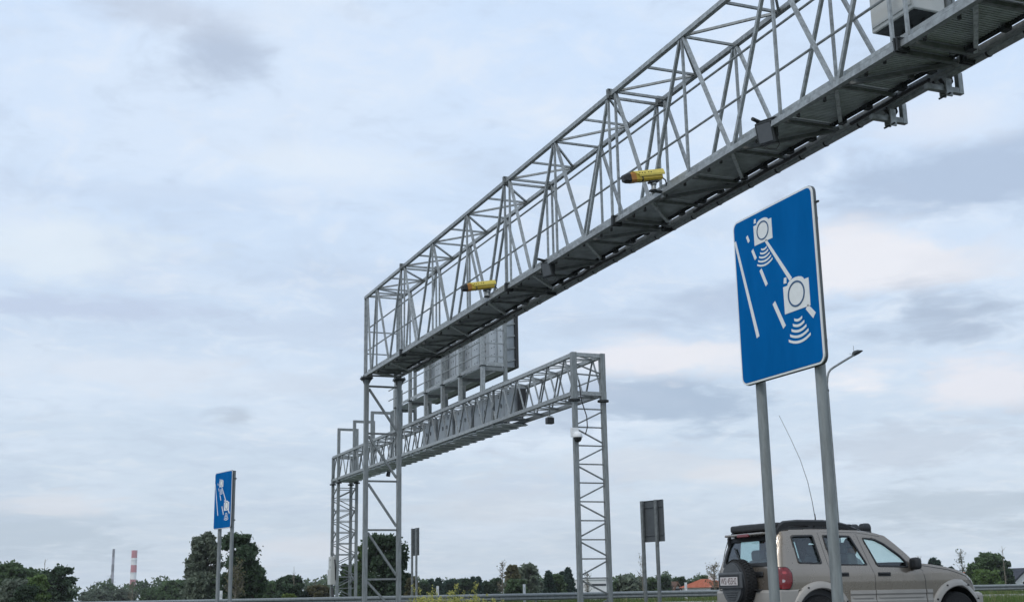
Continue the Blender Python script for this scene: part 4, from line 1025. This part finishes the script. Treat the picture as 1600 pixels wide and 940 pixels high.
def passenger():
    "seated front passenger, looking ahead"
    o0 = Vector((CX+1.80, CY-.38, -.03))
    t = thing('person', 'person in a pale shirt seated in the front of the car, seen through its windows', 'person', o0+Vector((0, 0, .78)))
    V = [(0, 0, .86), (-.06, 0, 1.02), (-.10, 0, 1.18), (-.11, 0, 1.30), (-.09, 0, 1.38), (-.10, -.17, 1.27), (-.03, -.25, 1.05), (.20, -.20, .93), (-.10, .17, 1.27), (-.03, .25, 1.05), (.20, .20, .93), (.06, -.10, .80), (.42, -.12, .82), (.50, -.12, .58), (.06, .10, .80), (.42, .12, .82), (.50, .12, .58)]
    E_ = [(0, 1), (1, 2), (2, 3), (3, 4), (2, 5), (5, 6), (6, 7), (2, 8), (8, 9), (9, 10), (0, 11), (11, 12), (12, 13), (0, 14), (14, 15), (15, 16)]
    rad = [.15, .15, .15, .075, .06, .075, .055, .04, .075, .055, .04, .09, .075, .06, .09, .075, .06]
    me = bpy.data.meshes.new('body'); me.from_pydata([(x, y, z-.78) for x, y, z in V], E_, []); me.materials.append(SHIRT)
    o = bpy.data.objects.new('body', me); COL.objects.link(o); o.parent = t
    sk = o.modifiers.new('skin', 'SKIN'); me.skin_vertices[0].data[0].use_root = True
    for i, r in enumerate(rad): me.skin_vertices[0].data[i].radius = (r, r)
    o.modifiers.new('sub', 'SUBSURF').levels = 2; o.modifiers['sub'].render_levels = 2
    hd = MB(); n = 20
    hd.lathe([(.02, -.125), (.055, -.115), (.072, -.08), (.085, -.02), (.092, .04), (.088, .09), (.06, .125), (.02, .14)], (-.06, 0, 1.475-.78), 'z', n)
    hd.v = [(v[0]*1.0+(.018 if v[0] > -.03 else 0), v[1]*.86, v[2]) for v in hd.v]
    h = hd.build('head', SKIN, t, True)
    MB().lathe([(.016, 0), (.012, .022), (.004, .035)], (.045, 0, 1.46-.78), 'x', 8).build('nose', SKIN, h, True)
    for s in (-1, 1):
        MB().lathe([(.028, -.008), (.024, .008)], (-.06, s*.082, 1.47-.78), 'y', 8).build('ear', SKIN, h, True)
        MB().lathe([(.010, 0), (.006, .006)], (.036, s*.032, 1.49-.78), 'x', 8).build('eye', BLACK, h, True)
    MB().bbox((.030, 0, 1.415-.78), (.012, .045, .010), .004).build('mouth', mat('lips', (.28, .11, .10), .5), h, True)
    hr = MB().lathe([(.094, -.02), (.102, .03), (.098, .085), (.072, .132), (.02, .152)], (-.075, 0, 1.475-.78), 'z', n)
    hr.v = [(v[0], v[1]*.9, v[2]) for v in hr.v]; hr.build('hair', HAIR, t, True)
passenger()

# ------------------------------------------------------------------ trees
def leaves(V, rg, pts, size, upb=.35):
    n = len(pts); nr = rg.normal(size=(n, 3)); nr[:, 2] += upb; nr /= np.linalg.norm(nr, axis=1)[:, None]
    u = np.cross(nr, rg.normal(size=(n, 3))); u /= np.linalg.norm(u, axis=1)[:, None]; w = np.cross(nr, u); s = rg.uniform(.6, 1.25, n)[:, None]*size
    return np.stack([pts-u*s, pts-w*s*.55, pts+u*s, pts+w*s*.55], 1).reshape(-1, 3)
def tree(px, ptop, hw, Y, kind, leaf, label, name='tree', n=7000, low=.06, seed=None, asp=1.0, ls=None, bark=None, group='trees beyond the motorway', bias=.0):
    seed = seed if seed is not None else int(px*7+ptop); rg = np.random.default_rng(seed); base = at(px, 935, Y); top = at(px, ptop, Y)
    zg = -.02; Hh = top.z-zg; depth = (Vector((base.x, Y, H))-Vector((0, 0, H))).dot(_F); rad = hw/FPX*depth
    t = thing(name, label, 'tree', (base.x, Y, zg), 0, group); bark = bark or BARK
    tr = MB(); rr = random.Random(seed); tilt = Vector((rr.uniform(-.03, .03), rr.uniform(-.03, .03), 0))*Hh
    r0 = max(.09, Hh*.022); tr.tube([(0, 0, -.1), tilt*.3+Vector((0, 0, Hh*.3)), tilt*.7+Vector((0, 0, Hh*.65)), tilt+Vector((0, 0, Hh*.93))], [r0, r0*.8, r0*.45, r0*.1], 7)
    ls = ls or max(.10, min(.42, depth*.0017)); P = []
    if kind == 'conifer':
        k = 26
        for i in range(k):
            f = (i+.5)/k; z = Hh*(low+(1-low)*f); rl = rad*(1-f)**.85*(.8+.35*rg.random())+.12; nb = 7
            for b in range(nb):
                a = rg.uniform(0, 2*np.pi); e = Vector((math.cos(a)*rl, math.sin(a)*rl, z-rl*.22))
                if b < 3: tr.tube([(0, 0, z), e], [.03, .012], 3, False)
                q = n//(k*nb)+1; s = rg.random(q)**.6; pp = np.outer(1-s, [0, 0, z])+np.outer(s, e)+rg.normal(size=(q, 3))*[.16*rl+.08, .16*rl+.08, .10*rl+.06]; P.append(pp)
    else:
        K = 58 if kind == 'broad' else 84; cs = []
        sq = Hh*(1-low)
        for i in range(K):
            f = rg.uniform(.14, .95); rf = (1-abs((f-.48)/.52)**3)**.5*(1. if kind == 'broad' else 1.1-.38*f); a = rg.uniform(0, 2*np.pi); q = rad*.80*rf*rg.random()**.38
            c = np.array([math.cos(a)*q*asp+bias*rad*(f-.5), math.sin(a)*q, Hh*low+sq*f])
            cr = min(rad*(rg.uniform(.17, .36) if kind == 'broad' else rg.uniform(.12, .26)), Hh*.15)
            c[2] = min(c[2], Hh-cr*.75); cs.append((c, cr))
        for i in range(14):
            a = rg.uniform(0, 2*np.pi); q = rad*rg.uniform(.2, .82); cs.append((np.array([math.cos(a)*q, math.sin(a)*q, Hh*(low+(1-low)*rg.uniform(.05, .28))]), min(rad*.33, Hh*.14)))
        cs.append((np.array([tilt.x, tilt.y, Hh*.88]), rad*.26))
        for j, (c, cr) in enumerate(cs):
            q = int(n/len(cs)*rg.uniform(.6, 1.4)); g = rg.normal(size=(q, 3)); g /= np.linalg.norm(g, axis=1)[:, None]; g *= (rg.random(q)**.5*np.where(rg.random(q) < .2, 1.45, 1.))[:, None]
            pp = c+g*cr*np.array([1.1, 1.1, .8]); pp = pp[pp[:, 2] > .1]; P.append(pp)
            if j % 2 == 0:
                z = max(.1*Hh, c[2]*.62-cr*.4); tr.tube([tilt*(z/Hh)+Vector((0, 0, z)), Vector(c)*.5+tilt*.2+Vector((0, 0, z*.42)), Vector(c)], [r0*.42, r0*.25, r0*.06], 4, False)
    tr.build('trunk', bark, t, True); P = np.concatenate(P)
    V = leaves(None, rg, P, ls); npmesh('crown', V, np.arange(len(V)), np.full(len(V)//4, 4), LF[leaf], t)
    return t
def bare(px, ptop, hw, Y, label, seed=1, leaf=None, name='bare_tree', n=0, twigs=60):
    base = at(px, 935, Y); top = at(px, ptop, Y); Hh = top.z; depth = Vector((base.x, Y, 0)).dot(_F); rad = hw/FPX*depth; rr = random.Random(seed); rg = np.random.default_rng(seed)
    t = thing(name, label, 'tree', (base.x, Y, -.02), 0, 'sparse trees beyond the motorway'); tr = MB(); tips = []
    tr.tube([(0, 0, 0), (rad*.1, 0, Hh*.5), (rad*.05, 0, Hh)], [.07, .05, .018], 5)
    for i in range(twigs):
        z = Hh*rr.uniform(.15, .92); a = rr.uniform(0, 6.28); l = rad*rr.uniform(.4, 1.1)*(1.1-z/Hh*.7); e = Vector((math.cos(a)*l, math.sin(a)*l, z+l*rr.uniform(.3, 1.1))); s = Vector((rad*.06, 0, z))
        m_ = s.lerp(e, .5)+Vector((rr.uniform(-.1, .1), rr.uniform(-.1, .1), rr.uniform(-.05, .15))); tr.tube([s, m_, e], [.03, .02, .011], 3, False); tips += [m_, e, m_.lerp(e, .5)]
        for _ in range(2): q = m_.lerp(e, rr.random()); f = q+Vector((rr.uniform(-.35, .35), rr.uniform(-.35, .35), rr.uniform(.05, .5))); tr.tube([q, f], [.014, .008], 3, False); tips.append(f)
    tr.build('trunk', BARKL, t, True)
    if n:
        P = np.array([tips[rr.randrange(len(tips))] for _ in range(n)])+rg.normal(size=(n, 3))*.18; V = leaves(None, rg, P, .12); npmesh('crown', V, np.arange(len(V)), np.full(len(V)//4, 4), LF[leaf or 'grey'], t)
    return t
# left group
tree(8, 878, 34, 150, 'broad', 'mid', 'dark green tree at the far left edge of the photograph', low=.02)
tree(40, 887, 34, 158, 'broad', 'mid', 'rounded green tree second from the left edge', low=.02)
tree(88, 883, 27, 140, 'broad', 'dark', 'dark round-topped tree at the right end of the far left clump', n=7000, low=.02)
tree(22, 905, 26, 120, 'broad', 'grey', 'grey-green bush at the bottom left corner', 'bush', low=.0)
tree(58, 896, 20, 112, 'sparse', 'green', 'yellowish willow in front of the dark left-hand trees', 'willow_tree', low=.0)
tree(40, 915, 22, 105, 'broad', 'dark', 'low dark bush under the left-hand trees', 'bush', low=.0)
tree(270, 907, 24, 230, 'broad', 'mid', 'round bushy tree left of the pale poplar', low=.0)
tree(238, 918, 20, 260, 'broad', 'mid', 'low tree below the striped chimney', low=.0)
tree(150, 922, 30, 300, 'broad', 'grey', 'low grey tree left of the thin chimney', low=.0)
tree(190, 922, 24, 300, 'broad', 'grey', 'low grey tree between the two chimneys', low=.0)
# behind the far blue sign
tree(316, 828, 33, 112, 'sparse', 'grey', 'pale loose poplar behind the left post of the far blue sign', 'poplar_tree', n=11000, low=.02)
tree(312, 892, 28, 111, 'broad', 'grey', 'green undergrowth at the foot of the pale poplar', 'bush', low=.0)
tree(372, 833, 37, 104, 'broad', 'dark', 'dense dark tree behind the right post of the far blue sign', n=14000, low=.0)
tree(396, 880, 20, 103, 'broad', 'dark', 'dark side branches leaning right of the dense dark tree', 'bush', n=2600, low=.25)
bare(366, 884, 22, 98, 'leafless pale shrub in front of the dense dark tree', 5, 'brown', 'bare_shrub', 300)
tree(425, 908, 26, 165, 'broad', 'mid', 'low rounded tree right of the dense dark tree', low=.0)
tree(452, 900, 24, 150, 'broad', 'dark', 'dark tree with a dead twig on top between sign and gantry', low=.0)
bare(458, 884, 7, 149, 'dead twig standing out of the dark tree left of the gantry', 6, None, 'dead_snag', twigs=8)
tree(450, 928, 14, 120, 'broad', 'lime', 'yellow-green bush low in front of the dark tree', 'bush', n=1500, low=.0)
tree(498, 914, 22, 150, 'broad', 'brown', 'olive bush left of the far gantry leg', 'bush', low=.0)
tree(478, 926, 8, 150, 'conifer', 'pine', 'tiny dark conifer left of the olive bush', 'conifer', n=900, low=.0)
# behind the near gantry leg
tree(600, 835, 40, 100, 'broad', 'dark', 'big round dark tree behind the lattice leg', n=17000, low=.0)
tree(620, 872, 22, 102, 'broad', 'dark', 'dark lower crown at the right of the big round tree', n=4500, low=.0)
tree(565, 846, 14, 108, 'sparse', 'green', 'slender light green tree left of the lattice leg', n=4000, low=.0)
tree(545, 880, 18, 112, 'broad', 'mid', 'bush behind the far gantry left leg', 'bush', low=.0)
tree(644, 902, 12, 96, 'broad', 'brown', 'brownish shrub at the foot of the narrow grey sign', 'bush', n=1800, low=.0)
# middle row
for i, (x, y, w, k, lf, lab) in enumerate([(662, 909, 11, 'broad', 'dark', 'dark tree right of the narrow grey sign'), (685, 904, 9, 'conifer', 'pine', 'dark conifer above the flowers at their left end'), (673, 906, 9, 'conifer', 'pine', 'dark conifer next to the narrow grey sign'),
        (704, 905, 13, 'broad', 'pine', 'dark rounded tree above the middle of the flowers'), (725, 904, 14, 'broad', 'dark', 'dark rounded tree above the right half of the flowers'), (739, 902, 8, 'conifer', 'pine', 'pointed dark conifer, left one of a close pair'), (747, 902, 8, 'conifer', 'pine', 'pointed dark conifer, right one of a close pair'),
        (762, 908, 12, 'broad', 'dark', 'dark tree right of the pair of conifers'), (775, 903, 11, 'broad', 'dark', 'dark tree left of the olive tree'), (695, 916, 14, 'broad', 'dark', 'low dark bush behind the guard rail above the flowers'), (750, 917, 16, 'broad', 'dark', 'low dark bush behind the guard rail right of the flowers')]):
    tree(x, y, w, 172+i*1.3, k, lf, lab, 'conifer' if k == 'conifer' else 'tree', n=2600, low=.0)
tree(801, 881, 15, 135, 'sparse', 'brown', 'olive tree with thin twigs in the middle of the tree row', n=3200, low=.0)
tree(828, 881, 22, 140, 'broad', 'grey', 'rounded grey-green tree tallest in the middle tree row', n=5200, low=.0)
tree(806, 905, 20, 130, 'broad', 'mid', 'green bush under the olive tree', 'bush', low=.0)
bare(785, 876, 10, 132, 'thin leafless tree left of the olive tree', 9, 'brown', n=60)
for i, (x, y, w, k, lf, lab) in enumerate([(858, 893, 9, 'conifer', 'pine', 'dark conifer right of the rounded grey-green tree'), (872, 897, 13, 'broad', 'mid', 'mid green tree between two conifers left of the tall leg'), (889, 888, 11, 'conifer', 'pine', 'tallest dark conifer just left of the tall gantry leg'), (880, 894, 8, 'conifer', 'pine', 'slim dark conifer left of the tallest conifer'), (866, 908, 16, 'broad', 'dark', 'dark bush at the foot of the conifers')]):
    tree(x, y, w, 150+i*1.7, k, lf, lab, 'conifer' if k == 'conifer' else 'tree', n=3000, low=.0)
bare(918, 894, 9, 160, 'thin leafless tree seen between the posts of the tall leg', 12, 'grey', n=90)
# right of the tall leg
for i, (x, y, w, k, lf, lab) in enumerate([(983, 897, 20, 'broad', 'grey', 'loose grey-green tree right of the tall gantry leg'), (965, 908, 16, 'broad', 'mid', 'green bush next to the tall gantry leg'), (1002, 901, 12, 'broad', 'mid', 'green tree behind the left post of the grey sign'), (1018, 903, 12, 'broad', 'mid', 'rounded green tree between the posts of the grey sign'),
        (1039, 900, 10, 'broad', 'dark', 'upright dark tree right of the grey sign'), (1064, 901, 11, 'broad', 'dark', 'pointed dark tree left of the red-roofed house'), (1082, 909, 9, 'broad', 'dark', 'small dark tree beside the red-roofed house'), (1100, 899, 14, 'broad', 'mid', 'green tree behind the red-roofed house'), (1050, 912, 14, 'broad', 'mid', 'low hedge tree right of the grey sign')]):
    tree(x, y, w, 165+i*1.9, k, lf, lab, n=3000, low=.0)
bare(1005, 866, 10, 140, 'thin leafless tree behind the left post of the grey sign', 14, 'grey', n=40, twigs=30)
bare(1117, 882, 17, 120, 'nearly bare young tree in front of the red-roofed house', 15, 'brown', n=160, twigs=70)
tree(1547, 864, 28, 118, 'broad', 'mid', 'large green tree at right above the car bonnet', n=9000, low=.0)
tree(1574, 876, 14, 116, 'broad', 'dark', 'narrower dark tree right of the large green tree', n=3500, low=.0)
tree(1545, 889, 24, 104, 'broad', 'green', 'bright green bush in front of the large right-hand tree', 'bush', n=4500, low=.0)
tree(1525, 885, 14, 120, 'broad', 'mid', 'green tree at the left of the large right-hand tree', n=2500, low=.0)
tree(1464, 871, 9, 130, 'broad', 'pine', 'dark pine top rising above the car bonnet', 'conifer', n=1500, low=.2)
tree(1471, 876, 7, 131, 'conifer', 'pine', 'smaller pine top right of the dark pine', 'conifer', n=900, low=.0)
tree(1491, 886, 5, 140, 'conifer', 'pine', 'tiny conifer tip above the front of the car', 'conifer', n=600, low=.0)
bare(1508, 856, 7, 110, 'slender pale sapling left of the large right-hand tree', 17, 'grey', 'sapling', 260, 40)
bare(1574, 852, 4, 112, 'thin spire-like sapling rising out of the right-hand trees', 18, None, 'sapling', twigs=14)
bare(1440, 868, 9, 125, 'sparse leafless crown right of the car mirror', 19, 'brown', n=50, twigs=30)
bare(206, 905, 10, 210, 'leafless tree in front of the striped chimney', 21, 'brown', n=30, twigs=40)
bare(66, 872, 8, 150, 'dead branches above the far left trees', 22, None, 'dead_snag', twigs=12)
bare(492, 904, 6, 150, 'dead twigs above the olive bush', 24, None, 'dead_snag', twigs=10)
def wood(name, label, x0, x1, Y, h0, h1, leaf, n, seed):
    rg = np.random.default_rng(seed); P = []
    for i in range(int((x1-x0)/7)):
        x = x0+i*7+rg.uniform(-3, 3); hh = rg.uniform(h0, h1); r = rg.uniform(4, 7); y = Y+rg.uniform(-20, 20)
        for k in range(7):
            d = rg.normal(size=3); d /= np.linalg.norm(d); c = np.array([x+d[0]*r*.7, y+d[1]*r*.7, hh*.55+d[2]*hh*.36]); q = n; g = rg.normal(size=(q, 3)); g /= np.linalg.norm(g, axis=1)[:, None]; g *= (rg.random(q)**.4)[:, None]
            pp = c+g*r*.5; P.append(pp[pp[:, 2] > 0])
    P = np.concatenate(P); V = leaves(None, rg, P, .75); o = npmesh(name, V, np.arange(len(V)), np.full(len(V)//4, 4), LF[leaf], None); o['kind'] = 'stuff'; o['label'] = label; o['category'] = 'wood'
wood('distant_wood', 'hazy far wood along the horizon', -60, 500, 480, 4.5, 8.0, 'mid', 70, 30)

# ------------------------------------------------------------------ houses, chimneys, pylon
def house(px0, px1, pridge, peave, Y, wm, rm, label, gable=False, depth=9., wins=2):
    a, b = at(px0, peave, Y), at(px1, peave, Y); w = b.x-a.x; ze = a.z; zr = at((px0+px1)/2, pridge, Y).z; t = thing('house', label, 'house', (a.x, Y, -.02)); dp = depth
    z0 = -.02
    MB().bbox((w/2, dp/2, (ze)/2), (w, dp, ze), .02).build('wall', wm, t, True)
    hr = zr-z0; e = .4
    if gable:
        MB().prism([(0, .02, ze), (w, .02, ze), (w/2, .02, hr)], (0, dp-.04, 0)).build('gable', wm, t, True)
        for s in (0, 1):
            p0 = (-e, ze-e*(hr-ze)/(w/2)) if s == 0 else (w+e, ze-e*(hr-ze)/(w/2)); MB().prism([(p0[0], -e, p0[1]), (w/2, -e, hr), (w/2, -e, hr+.28), (p0[0], -e, p0[1]+.28)], (0, dp+2*e, 0)).build('roof', rm, t, True)
    else:
        r0, r1 = w*.28, w*.80
        o = MB().add([(-e, -e, ze), (w+e, -e, ze), (w+e, dp+e, ze), (-e, dp+e, ze), (r0, dp/2, hr), (r1, dp/2, hr)], [(0, 1, 5, 4), (1, 2, 5), (2, 3, 4, 5), (3, 0, 4), (3, 2, 1, 0)]).build('roof', rm, t, True)
        MB().bbox((w*.7, dp*.45, hr), (.7, .7, 1.0), .02).build('chimney', WALLW, o, True)
    for i in range(wins):
        x = w*(i+1)/(wins+1); f = MB().bbox((x, -.01, ze*.5), (1.3, .10, 1.3), .01).build('window', WHITEP, t, True); MB().box((x, -.065, ze*.5), (1.05, .02, 1.05)).build('pane', PANE, f, True)
    return t
house(1106, 1143, 903, 916.5, 140, WALLW, ROOFR, 'white house with a red hipped roof left of the car', depth=6.5, wins=3)
house(1054, 1062, 910.5, 918, 172, WALLB, mat('brown_roof_tile', (.13, .075, .05), .8, 0, .2, 2.), 'small brown-roofed house beyond the guard rail right of the grey sign', True, depth=4., wins=1)
house(1583, 1622, 890, 908, 120, WALLW, ROOFD, 'white gabled house with dark roof at the right edge', True, wins=1)
house(1498, 1527, 896, 910, 135, WALLB, ROOFR, 'beige gabled house just behind the front of the car', True, wins=1)
p = at(919, 912, 330); q = at(949, 912, 330); t = thing('warehouse', 'low white warehouse far behind the tall gantry leg', 'building', (p.x, 330, -.02)); w = q.x-p.x
MB().bbox((w/2, 10, 2.0), (w, 20, 4.0), .05).build('wall', WALLW, t, True)
MB().bbox((w/2, 10, 4.1), (w+.4, 20.4, .3), .05).build('roof', CABG, t, True)
for k in range(3): MB().box((w*(.3+.25*k), -.03, 2.6), (1.6, .08, .6)).build('window', PANE, t, True)
def chimney(px, ptop, wpx, Y, bands, label, taper=1.15):
    p = at(px, ptop, Y); depth = Vector((p.x, Y, 0)).dot(_F); r = wpx/2/FPX*depth; t = thing('chimney', label, 'chimney', (p.x, Y, 0)); Ht = p.z; z = Ht
    k = 0
    while z > 0:
        m, hpx = bands[k % len(bands)]; h = hpx/FPX*depth; z2 = max(0, z-h); r1 = r*(1+(taper-1)*(Ht-z)/Ht); r2 = r*(1+(taper-1)*(Ht-z2)/Ht)
        MB().lathe([(r2, z2), (r1, z-.02)], (0, 0, 0), 'z', 28).build('band', m, t, True); z = z2; k += 1
    MB().lathe([(r*1.03, Ht-.8), (r*1.03, Ht+.5), (r*.9, Ht+.5)], (0, 0, 0), 'z', 28).build('rim', bands[0][0], t, True)
    for zz in (Ht*.8, Ht*.55): 
        rr_ = r*1.12; MB().lathe([(rr_, zz-.4), (rr_+.6, zz-.4), (rr_+.6, zz), (rr_, zz)], (0, 0, 0), 'z', 28).build('gallery', CHG, t, True)
chimney(210.3, 859.5, 8.7, 2600, [(CHR, 11.2), (CHW, 11)], 'thick red and white striped chimney on the far left horizon')
chimney(177.8, 857.5, 3.6, 2600, [(CHD, 11.5), (CHG, 11.5)], 'slim grey banded chimney left of the striped one', 1.5)
p = at(173.5, 897, 900); t = thing('power_pylon', 'small lattice power pylon in front of the slim grey chimney', 'pylon', (p.x, 900, 0)); Hp = p.z
for sx, sy in ((-1, -1), (1, -1), (1, 1), (-1, 1)): bar('leg', (p.x+sx*1.3, 900+sy*1.3, 0), (p.x+sx*.15, 900+sy*.15, Hp), .14, GALVD, t)
for k in range(6):
    z0, z1 = Hp*k/7, Hp*(k+1)/7; f0, f1 = 1.3*(1-k/7)+.1, 1.3*(1-(k+1)/7)+.1
    for sy in (-1, 1): bar('lattice_brace', (p.x-f0, 900+sy*f0, z0), (p.x+f1, 900+sy*f1, z1), .09, GALVD, t); bar('lattice_brace', (p.x+f0, 900+sy*f0, z0), (p.x-f1, 900+sy*f1, z1), .09, GALVD, t)
for zz, l in ((.72, 3.4), (.84, 3.0), (.95, 2.4)): bar('cross_arm', (p.x-l, 900, Hp*zz), (p.x+l, 900, Hp*zz), .12, GALVD, t)

# ------------------------------------------------------------------ haze
hz = MB().box((350, 1310, 68), (2300, 2680, 138)).build('haze', mat('tmp_haze', (1, 1, 1)))
hz['kind'] = 'stuff'; hz['label'] = 'thin pale haze in the air'; hz['category'] = 'haze'
hm = bpy.data.materials.new('haze'); hm.use_nodes = True; nt = hm.node_tree
for n_ in list(nt.nodes):
    if n_.type != 'OUTPUT_MATERIAL': nt.nodes.remove(n_)
pv = nt.nodes.new('ShaderNodeVolumePrincipled'); pv.inputs['Color'].default_value = (.95, .97, 1, 1); pv.inputs['Density'].default_value = .00016
nt.links.new(pv.outputs[0], [n_ for n_ in nt.nodes if n_.type == 'OUTPUT_MATERIAL'][0].inputs['Volume'])
hz.data.materials.clear(); hz.data.materials.append(hm)
